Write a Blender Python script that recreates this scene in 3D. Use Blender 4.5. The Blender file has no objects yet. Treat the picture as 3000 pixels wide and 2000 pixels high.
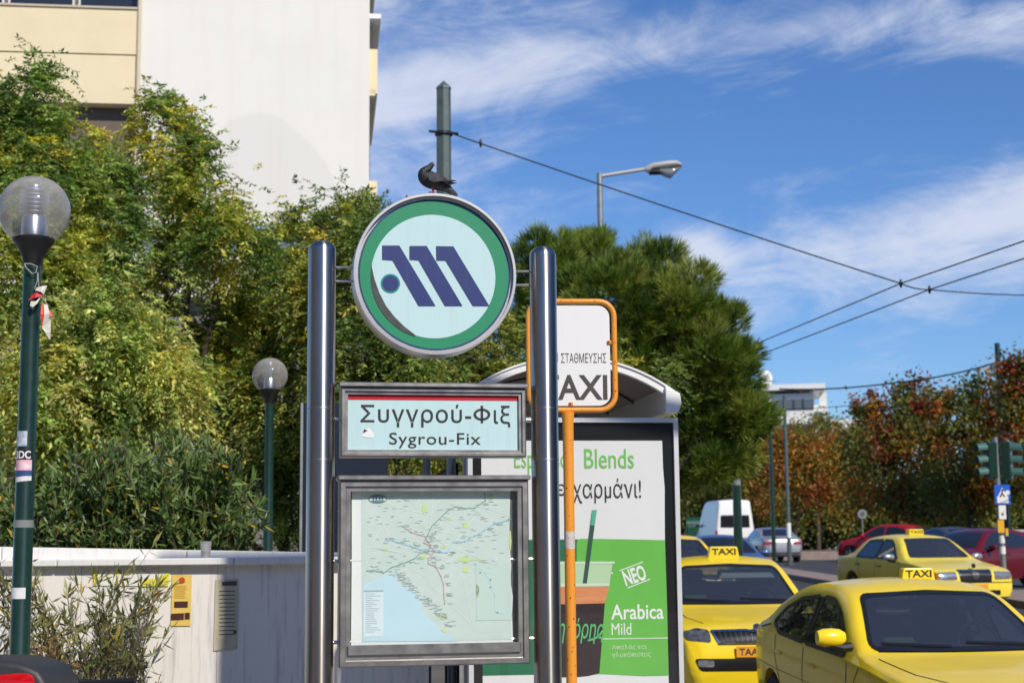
import bpy, bmesh, math, random
import numpy as np
from mathutils import Vector, Matrix, Euler
from mathutils.bvhtree import BVHTree

R_ = math.radians
random.seed(7); rng = np.random.default_rng(11)
SC = bpy.context.scene
COL = SC.collection

# ------------------------------------------------------------------ camera
F, CX, CY, HZ = 3500.0, 1176.0, 784.0, 1262.0      # focal length and centre in a 2352 px wide frame, horizon row
EYE = Vector((0, 0, 1.65))
TILT, ROLL = math.atan((HZ - CY) / F), -0.0095
CAMROT = Matrix.Rotation(math.pi / 2 + TILT, 3, 'X') @ Matrix.Rotation(ROLL, 3, 'Z')
cd = bpy.data.cameras.new('camera'); cam = bpy.data.objects.new('camera', cd); COL.objects.link(cam)
cam.location = EYE; cam.rotation_euler = CAMROT.to_euler()
cd.sensor_width = 36; cd.lens = F / 2352 * 36; cd.clip_start = 0.1; cd.clip_end = 3000
cd.dof.use_dof = True; cd.dof.focus_distance = 7.5; cd.dof.aperture_fstop = 4.5
SC.camera = cam

# ------------------------------------------------------------------ light
SUN_AZ, SUN_EL = R_(31), R_(38)                    # right of straight-behind, above horizon
sun_dir = Vector((math.sin(SUN_AZ) * math.cos(SUN_EL), -math.cos(SUN_AZ) * math.cos(SUN_EL), math.sin(SUN_EL)))
sl = bpy.data.lights.new('sun', 'SUN'); sl.energy = 4.2; sl.angle = R_(0.53); sl.color = (1, 0.93, 0.81)
sun = bpy.data.objects.new('sun', sl); COL.objects.link(sun)
sun.rotation_euler = sun_dir.to_track_quat('Z', 'Y').to_euler(); sun.location = (20, -30, 30)
W = bpy.data.worlds.new('World'); SC.world = W; W.use_nodes = True
nt = W.node_tree
for n in list(nt.nodes): nt.nodes.remove(n)

def node(nt, typ, **kw):
    n = nt.nodes.new(typ)
    for k, v in kw.items():
        if k.startswith('i_'):
            key = k[2:]; key = int(key) if key.isdigit() else key
            n.inputs[key].default_value = v
        else: setattr(n, k, v)
    return n
def lk(nt, a, b): nt.links.new(a, b)
def mth(nt, op, a, b=None, c=None, clamp=False):
    n = nt.nodes.new('ShaderNodeMath'); n.operation = op; n.use_clamp = clamp
    for i, v in enumerate((a, b, c)):
        if v is None: continue
        if isinstance(v, (int, float)): n.inputs[i].default_value = v
        else: nt.links.new(v, n.inputs[i])
    return n.outputs[0]

def sky():
    s = node(nt, 'ShaderNodeTexSky', sky_type='NISHITA', sun_disc=False)
    s.sun_elevation = SUN_EL
    s.sun_rotation = math.atan2(sun_dir.x, sun_dir.y)
    s.altitude = 100; s.air_density = 1.0; s.dust_density = 0.35; s.ozone_density = 2.2
    hs = node(nt, 'ShaderNodeHueSaturation', i_Saturation=1.12, i_Value=1.0)
    lk(nt, s.outputs[0], hs.inputs['Color'])
    tc = node(nt, 'ShaderNodeTexCoord'); sp = node(nt, 'ShaderNodeSeparateXYZ'); lk(nt, tc.outputs['Generated'], sp.inputs[0])
    x, y, z = sp.outputs
    az = mth(nt, 'ARCTAN2', x, y); el = mth(nt, 'ARCSINE', z)
    def gauss(d, w):
        q = mth(nt, 'DIVIDE', d, w); q = mth(nt, 'MULTIPLY', q, q); q = mth(nt, 'MULTIPLY', q, -1.0)
        return mth(nt, 'EXPONENT', q)
    def noise(cx, cy, scale, detail, rough=.6, dist=0.0, off=0.0):
        cv = node(nt, 'ShaderNodeCombineXYZ', i_Z=off); lk(nt, cx, cv.inputs[0]); lk(nt, cy, cv.inputs[1])
        n = node(nt, 'ShaderNodeTexNoise', i_Scale=scale, i_Detail=detail, i_Roughness=rough, i_Distortion=dist)
        lk(nt, cv.outputs[0], n.inputs['Vector']); return n.outputs[0]
    sk = mth(nt, 'SUBTRACT', el, mth(nt, 'MULTIPLY', az, .16))        # streaks climb gently to the right
    nA = noise(mth(nt, 'MULTIPLY', az, 1.5), mth(nt, 'MULTIPLY', sk, 6.0), 3.2, 11, .68, .9, 1.3)
    nB = noise(mth(nt, 'MULTIPLY', az, 1.0), mth(nt, 'MULTIPLY', el, 2.2), 9.0, 12, .66, .6, 4.0)
    # high streak, low bank, wisps: soft belts of cirrus broken up by noise
    arc = mth(nt, 'SUBTRACT', mth(nt, 'MULTIPLY_ADD', az, .16, .311), mth(nt, 'MULTIPLY', mth(nt, 'MULTIPLY', az, az), .45))
    g1 = gauss(mth(nt, 'SUBTRACT', el, arc), .024)
    g6 = mth(nt, 'MULTIPLY', gauss(mth(nt, 'SUBTRACT', el, mth(nt, 'MULTIPLY_ADD', az, .19, .292)), .012), gauss(mth(nt, 'SUBTRACT', az, .36), .14))
    g1b = mth(nt, 'MULTIPLY', gauss(mth(nt, 'SUBTRACT', sk, .285), .055), gauss(mth(nt, 'SUBTRACT', az, -.16), .16))
    g2 = mth(nt, 'MULTIPLY', gauss(mth(nt, 'SUBTRACT', sk, .148), .040), gauss(mth(nt, 'SUBTRACT', az, .34), .22))
    g3 = mth(nt, 'MULTIPLY', gauss(mth(nt, 'SUBTRACT', sk, .385), .04), gauss(mth(nt, 'SUBTRACT', az, -.1), .12))
    g4 = mth(nt, 'MULTIPLY', gauss(mth(nt, 'SUBTRACT', el, .225), .03), gauss(mth(nt, 'SUBTRACT', az, .02), .07))
    g5 = mth(nt, 'MULTIPLY', gauss(mth(nt, 'SUBTRACT', el, .19), .018), gauss(mth(nt, 'SUBTRACT', az, .122), .022))
    m = mth(nt, 'MULTIPLY', nA, .55)
    m = mth(nt, 'MULTIPLY_ADD', nB, .55, m)
    for g, k in ((g1, .235), (g6, .17), (g1b, .23), (g2, .39), (g3, .30), (g4, .12), (g5, .40)): m = mth(nt, 'MULTIPLY_ADD', g, k, m)
    mr = node(nt, 'ShaderNodeMapRange', interpolation_type='SMOOTHSTEP', i_1=.60, i_2=.98, i_3=0.0, i_4=.84)
    lk(nt, m, mr.inputs[0])
    mx = node(nt, 'ShaderNodeMix', data_type='RGBA'); lk(nt, mr.outputs[0], mx.inputs[0])
    tn = node(nt, 'ShaderNodeMix', data_type='RGBA', blend_type='MULTIPLY', i_0=1.0); lk(nt, hs.outputs[0], tn.inputs[6]); tn.inputs[7].default_value = (.70, .90, 1.22, 1)
    lk(nt, tn.outputs[2], mx.inputs[6]); mx.inputs[7].default_value = (7.2, 7.7, 9.0, 1)
    bg = node(nt, 'ShaderNodeBackground', i_Strength=.1); lk(nt, mx.outputs[2], bg.inputs[0])
    out = node(nt, 'ShaderNodeOutputWorld'); lk(nt, bg.outputs[0], out.inputs[0])
sky()
SC.view_settings.view_transform = 'Standard'; SC.view_settings.look = 'None'
SC.view_settings.exposure = 0.0; SC.view_settings.gamma = 1.0; SC.view_settings.use_curve_mapping = False
SC.cycles.use_denoising = True
SC.cycles.max_bounces = 8; SC.cycles.transparent_max_bounces = 24

# ------------------------------------------------------------------ pixels to places
def ray(px, py):
    return CAMROT @ Vector(((px - CX) / F, -(py - CY) / F, -1))
def at(px, py, Y):
    d = ray(px, py); return EYE + d * (Y / d.y)
class Frame:                                         # a thing's own axes; pixels are met with its local planes
    def __init__(s, loc, rz=0):
        s.M = Matrix.Translation(loc) @ Matrix.Rotation(rz, 4, 'Z'); s.I = s.M.inverted(); s.loc = Vector(loc); s.rz = rz
    def xz(s, p, yl=0.0):
        o = s.I @ EYE; d = s.I.to_3x3() @ ray(*p); k = (yl - o.y) / d.y; q = o + d * k; return (q.x, q.z)
def zoomer(x0, y0, sx, sy): return lambda x, y: ((x0 + x * sx) * .784, (y0 + y * sy) * .784)
z1 = zoomer(900, 200, 800 / 1320, 950 / 1568)
z2 = zoomer(880, 1080, 800 / 1363, 920 / 1568)
z3 = zoomer(1500, 850, 540 / 1303, 650 / 1568)
z4 = zoomer(1500, 1450, 600 / 1711, 550 / 1568)
z7 = zoomer(0, 1500, 900 / 2352, 500 / 1307)
zmap = zoomer(1000, 1380, 560 / 1540, 570 / 1568)
RY = np.array([-60, 0, 10, 12.5, 18.2, 32, 45, 60, 80, 110, 900]); RZ = np.array([-.15, -.15, -.16, -.13, .04, .47, .78, 1.05, 1.3, 1.45, 1.45])
def gz(y): return float(np.interp(y, RY, RZ))

# ------------------------------------------------------------------ materials
MATS = {}
def mat(name, col, rough=.5, metal=0., var=0., vs=6., bump=0., bs=60., coat=0., spec=.5, streak=None, rvar=0., col2=None, stretch=(1, 1, 1)):
    if name in MATS: return MATS[name]
    m = bpy.data.materials.new(name); m.use_nodes = True; t = m.node_tree; b = t.nodes['Principled BSDF']
    b.inputs['Base Color'].default_value = (*col, 1); b.inputs['Roughness'].default_value = rough
    b.inputs['Metallic'].default_value = metal; b.inputs['Coat Weight'].default_value = coat
    b.inputs['Coat Roughness'].default_value = .06; b.inputs['Specular IOR Level'].default_value = spec
    tc = node(t, 'ShaderNodeTexCoord'); mp = node(t, 'ShaderNodeMapping'); mp.inputs['Scale'].default_value = stretch
    lk(t, tc.outputs['Object'], mp.inputs[0])
    if var or col2:
        n = node(t, 'ShaderNodeTexNoise', i_Scale=vs, i_Detail=8.0, i_Roughness=.65); lk(t, mp.outputs[0], n.inputs['Vector'])
        mr = node(t, 'ShaderNodeMapRange', i_1=.3, i_2=.7); lk(t, n.outputs[0], mr.inputs[0])
        mx = node(t, 'ShaderNodeMix', data_type='RGBA'); lk(t, mr.outputs[0], mx.inputs[0])
        c2 = col2 or tuple(c * (1 - var) for c in col); c1 = col if col2 else tuple(min(1, c * (1 + var * .4)) for c in col)
        mx.inputs[6].default_value = (*c2, 1); mx.inputs[7].default_value = (*c1, 1)
        lk(t, mx.outputs[2], b.inputs['Base Color'])
    if rvar:
        n = node(t, 'ShaderNodeTexNoise', i_Scale=vs * 2, i_Detail=6.0); lk(t, mp.outputs[0], n.inputs['Vector'])
        mr = node(t, 'ShaderNodeMapRange', i_1=.3, i_2=.7, i_3=max(.02, rough - rvar), i_4=rough + rvar); lk(t, n.outputs[0], mr.inputs[0])
        lk(t, mr.outputs[0], b.inputs['Roughness'])
    if bump:
        n = node(t, 'ShaderNodeTexNoise', i_Scale=bs, i_Detail=6.0); lk(t, mp.outputs[0], n.inputs['Vector'])
        bp = node(t, 'ShaderNodeBump', i_Strength=bump, i_Distance=.01); lk(t, n.outputs[0], bp.inputs['Height']); lk(t, bp.outputs[0], b.inputs['Normal'])
    MATS[name] = m; return m
def glass_mat(name, tint=(1, 1, 1), haze=0., hazecol=(.6, .62, .62), ior=1.45, rough=.01, facing=0., base=.045):
    m = bpy.data.materials.new(name); m.use_nodes = True; t = m.node_tree; t.nodes.clear()
    tr = node(t, 'ShaderNodeBsdfTransparent'); tr.inputs[0].default_value = (*tint, 1)
    gl = node(t, 'ShaderNodeBsdfGlossy', i_Roughness=rough); df = node(t, 'ShaderNodeBsdfDiffuse'); df.inputs[0].default_value = (*hazecol, 1)
    lwf = node(t, 'ShaderNodeLayerWeight', i_Blend=.5); fres = mth(t, 'MULTIPLY_ADD', mth(t, 'POWER', lwf.outputs['Facing'], 5.0), .95, base); m1 = node(t, 'ShaderNodeMixShader'); m2 = node(t, 'ShaderNodeMixShader')
    lk(t, tr.outputs[0], m1.inputs[1]); lk(t, df.outputs[0], m1.inputs[2])
    if facing:
        tc = node(t, 'ShaderNodeTexCoord'); n = node(t, 'ShaderNodeTexNoise', i_Scale=9.0, i_Detail=6.0); lk(t, tc.outputs['Object'], n.inputs['Vector'])
        lw = node(t, 'ShaderNodeLayerWeight', i_Blend=.35)
        v = mth(t, 'MULTIPLY_ADD', lw.outputs['Facing'], facing, haze); v = mth(t, 'MULTIPLY', v, mth(t, 'ADD', n.outputs[0], .5)); lk(t, v, m1.inputs[0])
    else: m1.inputs[0].default_value = haze
    lk(t, fres, m2.inputs[0]); lk(t, m1.outputs[0], m2.inputs[1]); lk(t, gl.outputs[0], m2.inputs[2])
    o = node(t, 'ShaderNodeOutputMaterial'); lk(t, m2.outputs[0], o.inputs[0]); MATS[name] = m; return m
def leaf_mat(name, trans=.35, rough=.5):
    m = bpy.data.materials.new(name); m.use_nodes = True; t = m.node_tree; b = t.nodes['Principled BSDF']
    a = node(t, 'ShaderNodeAttribute', attribute_name='col'); lk(t, a.outputs['Color'], b.inputs['Base Color'])
    b.inputs['Roughness'].default_value = rough; b.inputs['Specular IOR Level'].default_value = .35
    tl = node(t, 'ShaderNodeBsdfTranslucent'); hs = node(t, 'ShaderNodeHueSaturation', i_Saturation=1.15, i_Value=1.3)
    lk(t, a.outputs['Color'], hs.inputs['Color']); lk(t, hs.outputs[0], tl.inputs[0])
    mx = node(t, 'ShaderNodeMixShader', i_0=trans); lk(t, b.outputs[0], mx.inputs[1]); lk(t, tl.outputs[0], mx.inputs[2])
    lk(t, mx.outputs[0], t.nodes['Material Output'].inputs[0]); MATS[name] = m; return m

STEEL = mat('brushed_steel', (.50, .48, .47), .19, 1, var=.22, vs=5, rvar=.05, stretch=(1, 1, .25))
DSTEEL = mat('dull_steel', (.40, .385, .37), .40, 1, var=.14, vs=7, rvar=.06)
RIMSTEEL = mat('rim_steel', (.60, .58, .56), .36, 1, var=.12, vs=7)
PILLAR = mat('brushed_pillar_steel', (.56, .505, .45), .29, 1, var=.30, vs=5, stretch=(1, 1, .25))
_t = PILLAR.node_tree; _tg = node(_t, 'ShaderNodeTangent', direction_type='RADIAL', axis='Z'); lk(_t, _tg.outputs[0], _t.nodes['Principled BSDF'].inputs['Tangent'])
_t.nodes['Principled BSDF'].inputs['Anisotropic'].default_value = .85; _t.nodes['Principled BSDF'].inputs['Anisotropic Rotation'].default_value = .25
def stainpaint(name, col, rough=.35, dirt=(.25, .22, .18), amt=.25):
    m = mat(name, col, rough, 0, coat=0)
    t = m.node_tree; b = t.nodes['Principled BSDF']
    tc = node(t, 'ShaderNodeTexCoord'); mp = node(t, 'ShaderNodeMapping'); mp.inputs['Scale'].default_value = (22, 22, 1.6); lk(t, tc.outputs['Object'], mp.inputs[0])
    n = node(t, 'ShaderNodeTexNoise', i_Scale=1.0, i_Detail=9.0, i_Roughness=.7); lk(t, mp.outputs[0], n.inputs['Vector'])
    mr = node(t, 'ShaderNodeMapRange', i_1=.52, i_2=.78, i_3=0., i_4=amt); lk(t, n.outputs[0], mr.inputs[0])
    mx = node(t, 'ShaderNodeMix', data_type='RGBA'); mx.inputs[6].default_value = (*col, 1); mx.inputs[7].default_value = (*dirt, 1)
    lk(t, mr.outputs[0], mx.inputs[0]); lk(t, mx.outputs[2], b.inputs['Base Color']); return m
BLACK = mat('black_plastic', (.012, .012, .013), .4)
RUBBER = mat('rubber', (.018, .018, .018), .8)
WHITE = mat('white_paint', (.8, .8, .79), .35, var=.06)
ALU = mat('white_aluminium', (.72, .73, .74), .35, .3, var=.08)
GREENPOLE = mat('dark_green_paint', (.012, .040, .030), .28, var=.3, vs=14, coat=.3)
GALV = mat('galvanised', (.32, .34, .34), .45, .6, var=.25, vs=9)
GREYGREEN = mat('grey_green_paint', (.085, .115, .11), .45, var=.3, vs=6)
INK = mat('black_ink', (.02, .02, .022), .5)
CONC = mat('concrete', (.33, .31, .28), .85, var=.3, vs=3, bump=.3)
BARK = mat('bark', (.075, .058, .042), .9, var=.5, vs=12, bump=.8, bs=30)

# ------------------------------------------------------------------ mesh building
class MB:
    def __init__(s): s.v = []; s.f = []
    def add(s, vs, fs, M=None):
        o = len(s.v); s.v += [tuple(M @ Vector(v)) if M else tuple(v) for v in vs]; s.f += [tuple(i + o for i in f) for f in fs]; return s
    def box(s, c, d, M=None, top=None):              # top: scale of the upper face (sx, sy)
        x, y, z = (k / 2 for k in d); tx, ty = top or (1, 1)
        vs = [(-x, -y, -z), (x, -y, -z), (x, y, -z), (-x, y, -z), (-x * tx, -y * ty, z), (x * tx, -y * ty, z), (x * tx, y * ty, z), (-x * tx, y * ty, z)]
        vs = [(a + c[0], b + c[1], e + c[2]) for a, b, e in vs]
        return s.add(vs, [(0, 3, 2, 1), (4, 5, 6, 7), (0, 1, 5, 4), (1, 2, 6, 5), (2, 3, 7, 6), (3, 0, 4, 7)], M)
    def path(s, pts, rad, n=10, cap=True, squash=None):
        pts = [Vector(p) for p in pts]
        if isinstance(rad, (int, float)): rad = [rad] * len(pts)
        vs = []; prev = None
        for i, p in enumerate(pts):
            t = (pts[min(i + 1, len(pts) - 1)] - pts[max(i - 1, 0)]).normalized()
            if prev is None: a = t.orthogonal().normalized()
            else:
                a = prev - t * prev.dot(t); a = a.normalized() if a.length > 1e-6 else t.orthogonal().normalized()
            prev = a; b = t.cross(a)
            for k in range(n):
                w = 2 * math.pi * k / n; vs.append(p + (a * math.cos(w) + b * math.sin(w)) * rad[i])
        fs = [(i * n + k, i * n + (k + 1) % n, (i + 1) * n + (k + 1) % n, (i + 1) * n + k) for i in range(len(pts) - 1) for k in range(n)]
        if cap: fs += [tuple(range(n))[::-1], tuple(range((len(pts) - 1) * n, len(pts) * n))]
        return s.add(vs, fs)
    def lathe(s, prof, n=32, M=None, close=False):   # prof: (r, z); r = 0 ends are closed to a point
        vs = []; idx = []
        for r, z in prof:
            if r < 1e-6: idx.append([len(vs)] * n); vs.append((0, 0, z))
            else: idx.append([len(vs) + k for k in range(n)]); vs += [(r * math.cos(2 * math.pi * k / n), r * math.sin(2 * math.pi * k / n), z) for k in range(n)]
        fs = []
        rows = list(range(len(prof) - 1)) + ([len(prof) - 1] if close else [])
        for i in rows:
            a, b = idx[i], idx[(i + 1) % len(prof)]
            for k in range(n):
                q = [a[k], a[(k + 1) % n], b[(k + 1) % n], b[k]]; u = []
                for j in q:
                    if j not in u: u.append(j)
                if len(u) > 2: fs.append(tuple(u))
        return s.add(vs, fs, M)
    def prism(s, poly, y0, y1, M=None):               # polygon in x,z; extruded from y0 to y1
        n = len(poly); vs = [(x, y0, z) for x, z in poly] + [(x, y1, z) for x, z in poly]
        fs = [tuple(range(n)), tuple(range(2 * n - 1, n - 1, -1))] + [(i, i + n, (i + 1) % n + n, (i + 1) % n) for i in range(n)]
        return s.add(vs, fs, M)
    def frame(s, x0, z0, x1, z1, steps, back=None):    # nested rectangles: (inset, y)
        vs = []; fs = []
        for ins, y in steps: vs += [(x0 + ins, y, z0 + ins), (x1 - ins, y, z0 + ins), (x1 - ins, y, z1 - ins), (x0 + ins, y, z1 - ins)]
        for i in range(len(steps) - 1):
            for k in range(4): fs.append((i * 4 + k, i * 4 + (k + 1) % 4, i * 4 + 4 + (k + 1) % 4, i * 4 + 4 + k))
        if back: fs.append((0, 3, 2, 1))
        return s.add(vs, fs)
    def mesh(s, name, m=None, smooth=False, bevel=0., bseg=2, ang=.6):
        me = bpy.data.meshes.new(name); me.from_pydata(s.v, [], s.f)
        bm = bmesh.new(); bm.from_mesh(me)
        bmesh.ops.recalc_face_normals(bm, faces=bm.faces)
        if bevel:
            es = [e for e in bm.edges if len(e.link_faces) == 2 and e.calc_face_angle(0) > ang]
            bmesh.ops.bevel(bm, geom=es, offset=bevel, segments=bseg, affect='EDGES', profile=.5, clamp_overlap=True)
        if smooth:
            for f in bm.faces: f.smooth = True
            for e in bm.edges:
                if len(e.link_faces) == 2 and e.calc_face_angle(0) > .7: e.smooth = False
        bm.to_mesh(me); bm.free()
        if m: me.materials.append(m)
        return me
    def build(s, name, m=None, parent=None, **kw):
        return link(name, s.mesh(name, m, **kw), parent)
def link(name, me, parent=None, loc=None):
    o = bpy.data.objects.new(name, me); COL.objects.link(o)
    if parent: o.parent = parent
    if loc is not None: o.location = loc
    return o
def tag(o, label, cat, group=None):
    o['label'] = label; o['category'] = cat
    if group: o['group'] = group
    return o
def thing(name, label, cat, fr=None, group=None, loc=None, rz=0):
    o = bpy.data.objects.new(name, None); COL.objects.link(o); o.empty_display_size = .2
    if fr: o.location = fr.loc; o.rotation_euler.z = fr.rz
    if loc is not None: o.location = loc; o.rotation_euler.z = rz
    return tag(o, label, cat, group)
def struct(o, kind='structure'): o['kind'] = kind; return o
def copy_tree(o, parent=None):
    c = o.copy(); COL.objects.link(c); c.parent = parent
    for ch in o.children: copy_tree(ch, c)
    return c
def sheet(polys, y, name, m, parent):                  # flat print: polygons in x,z lying at local y, facing -y
    me = bpy.data.meshes.new(name); bm = bmesh.new()
    for p in polys:
        vs = [bm.verts.new((x, y, z)) for x, z in p]
        f = bm.faces.new(vs); f.normal_update()
        if f.normal.y > 0: f.normal_flip()
    bmesh.ops.triangulate(bm, faces=bm.faces); bm.to_mesh(me); bm.free(); me.materials.append(m)
    o = link(name, me, parent)
    if len(polys) > 1 and parent: o['kind'] = 'stuff'      # fine print, too small to pick apart
    return o
def circle(c, r, n=48, a0=0, a1=2 * math.pi): return [(c[0] + r * math.cos(a0 + (a1 - a0) * k / n), c[1] + r * math.sin(a0 + (a1 - a0) * k / n)) for k in range(n)]
def rect(a, b): return [(a[0], a[1]), (b[0], a[1]), (b[0], b[1]), (a[0], b[1])]
def roundrect(x0, z0, x1, z1, r, n=5):
    out = []
    for cx, cz, a in ((x1 - r, z1 - r, 0), (x0 + r, z1 - r, 90), (x0 + r, z0 + r, 180), (x1 - r, z0 + r, 270)):
        out += [(cx + r * math.cos(R_(a + 90 * k / n)), cz + r * math.sin(R_(a + 90 * k / n))) for k in range(n + 1)]
    return out
def stroke(pts, w):                                    # a polyline as quads
    out = []
    for (x0, z0), (x1, z1) in zip(pts[:-1], pts[1:]):
        dx, dz = x1 - x0, z1 - z0; L = math.hypot(dx, dz) or 1; nx, nz = -dz / L * w / 2, dx / L * w / 2; ex, ez = dx / L * w * .3, dz / L * w * .3
        out.append([(x0 - ex + nx, z0 - ez + nz), (x0 - ex - nx, z0 - ez - nz), (x1 + ex - nx, z1 + ez - nz), (x1 + ex + nx, z1 + ez + nz)])
    return out
def text_mesh(body, weight=0., shear=0., space=1.):
    cu = bpy.data.curves.new('lettering', 'FONT'); cu.body = body; cu.size = 1; cu.offset = weight; cu.shear = shear; cu.space_character = space; cu.resolution_u = 4
    ob = bpy.data.objects.new('tmp_text', cu); COL.objects.link(ob)
    dg = bpy.context.evaluated_depsgraph_get(); me = bpy.data.meshes.new_from_object(ob.evaluated_get(dg))
    bpy.data.objects.remove(ob); bpy.data.curves.remove(cu)
    v = np.empty(len(me.vertices) * 3); me.vertices.foreach_get('co', v); return me, v.reshape(-1, 3)
def text(body, m, parent, a, b, y, rot=0., weight=0., shear=0., space=1., name='lettering'):   # fitted into the box a-b (x,z)
    me, v = text_mesh(body, weight, shear, space); x0, x1, z0, z1 = min(a[0], b[0]), max(a[0], b[0]), min(a[1], b[1]), max(a[1], b[1])
    lo, hi = v.min(0), v.max(0); X = x0 + (v[:, 0] - lo[0]) / (hi[0] - lo[0]) * (x1 - x0); Z = z0 + (v[:, 1] - lo[1]) / (hi[1] - lo[1]) * (z1 - z0)
    if rot:
        cx, cz = (x0 + x1) / 2, (z0 + z1) / 2; c, s = math.cos(rot), math.sin(rot); X, Z = cx + (X - cx) * c - (Z - cz) * s, cz + (X - cx) * s + (Z - cz) * c
    co = np.stack([X, np.full(len(v), y), Z], 1).astype(np.float32); me.vertices.foreach_set('co', co.ravel()); me.update(); me.materials.append(m)
    return link(name, me, parent)
# ================================================================== the setting
def ground_sheet(name, xs, ys, zoff, m, xfun=None):
    v = []; f = []
    for j, y in enumerate(ys):
        for i, x in enumerate(xs): v.append((x + (xfun(y) if xfun else 0), y, gz(y) + zoff))
    n = len(xs)
    for j in range(len(ys) - 1):
        for i in range(n - 1): f.append((j * n + i, j * n + i + 1, (j + 1) * n + i + 1, (j + 1) * n + i))
    me = bpy.data.meshes.new(name); me.from_pydata(v, [], f); me.materials.append(m); return struct(link(name, me))
ASPH = mat('asphalt', (.055, .055, .058), .85, var=.35, vs=1.2, bump=.5, bs=120)
PAVE = mat('pavement_concrete', (.30, .285, .265), .85, var=.25, vs=1.5, bump=.4, bs=60)
SOIL = mat('soil', (.06, .05, .035), .95, var=.5, vs=2, bump=.6, bs=20)
YS = [-60, -20, 0, 5, 10, 12.5, 15, 18.2, 22, 27, 32, 38, 45, 52, 60, 70, 80, 95, 110, 200, 500, 900]
def kerbx(y): return 2.15 - .105 * (min(y, 62) - 12) + (3.0 if y < 8 else 0)
ground_sheet('ground', [-700, -100, 0, 100, 700], YS, -.06, SOIL)
ground_sheet('road', [0, 4, 8, 12, 20, 40, 90], [y for y in YS if y <= 110], 0, ASPH, kerbx)
ground_sheet('pavement', [-45, -20, -8, -.16], [y for y in YS if y <= 80], .15, PAVE, kerbx)
def kerb(name, pts, h, w, m):                           # a run of kerb stones along a line: each stone its own piece
    root = struct(bpy.data.objects.new(name, None)); COL.objects.link(root)
    stone = MB().box((0, 0, 0), (w, .985, h)).mesh('kerb_stone', m, bevel=.012, bseg=1)
    for (x0, y0), (x1, y1) in zip(pts[:-1], pts[1:]):
        L = math.hypot(x1 - x0, y1 - y0); n = int(L)
        for i in range(n):
            t = (i + .5) / n; o = link('kerb_stone', stone, root); y = y0 + (y1 - y0) * t
            o.location = (x0 + (x1 - x0) * t, y, gz(y) + h / 2 - .02 + random.uniform(-.003, .003)); o.rotation_euler = (math.atan((gz(y + .5) - gz(y - .5))), 0, math.atan2(-(x1 - x0), y1 - y0))
    return root
KERBM = mat('kerb_stone', (.34, .315, .29), .85, var=.3, vs=4, bump=.4)
kerb('kerb', [(kerbx(y) - .08, y) for y in (8, 30, 60)], .20, .15, KERBM)
PINKK = mat('island_paving', (.30, .225, .19), .9, var=.3, vs=3, bump=.3)
def island(name, x0, x1, y0, y1, slant):
    pts = [(x0, y0), (x1, y0), (x1 - slant, y1), (x0 - slant, y1)]
    v = [(x, y, gz(y) + h) for h in (-.05, .15) for x, y in pts]
    me = bpy.data.meshes.new(name); me.from_pydata(v, [], [(0, 3, 2, 1), (4, 5, 6, 7), (0, 1, 5, 4), (1, 2, 6, 5), (2, 3, 7, 6), (3, 0, 4, 7)]); me.materials.append(PINKK); struct(link(name, me))
island('traffic_island', 8.2, 9.3, 36.8, 57, .9)
island('traffic_island', 10.3, 13.2, 26, 34.2, .6)
fp = MB(); fp.box((25, 82, 1.15), (110, 34, .6)); struct(fp.build('park_pavement', PINKK))

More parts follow.
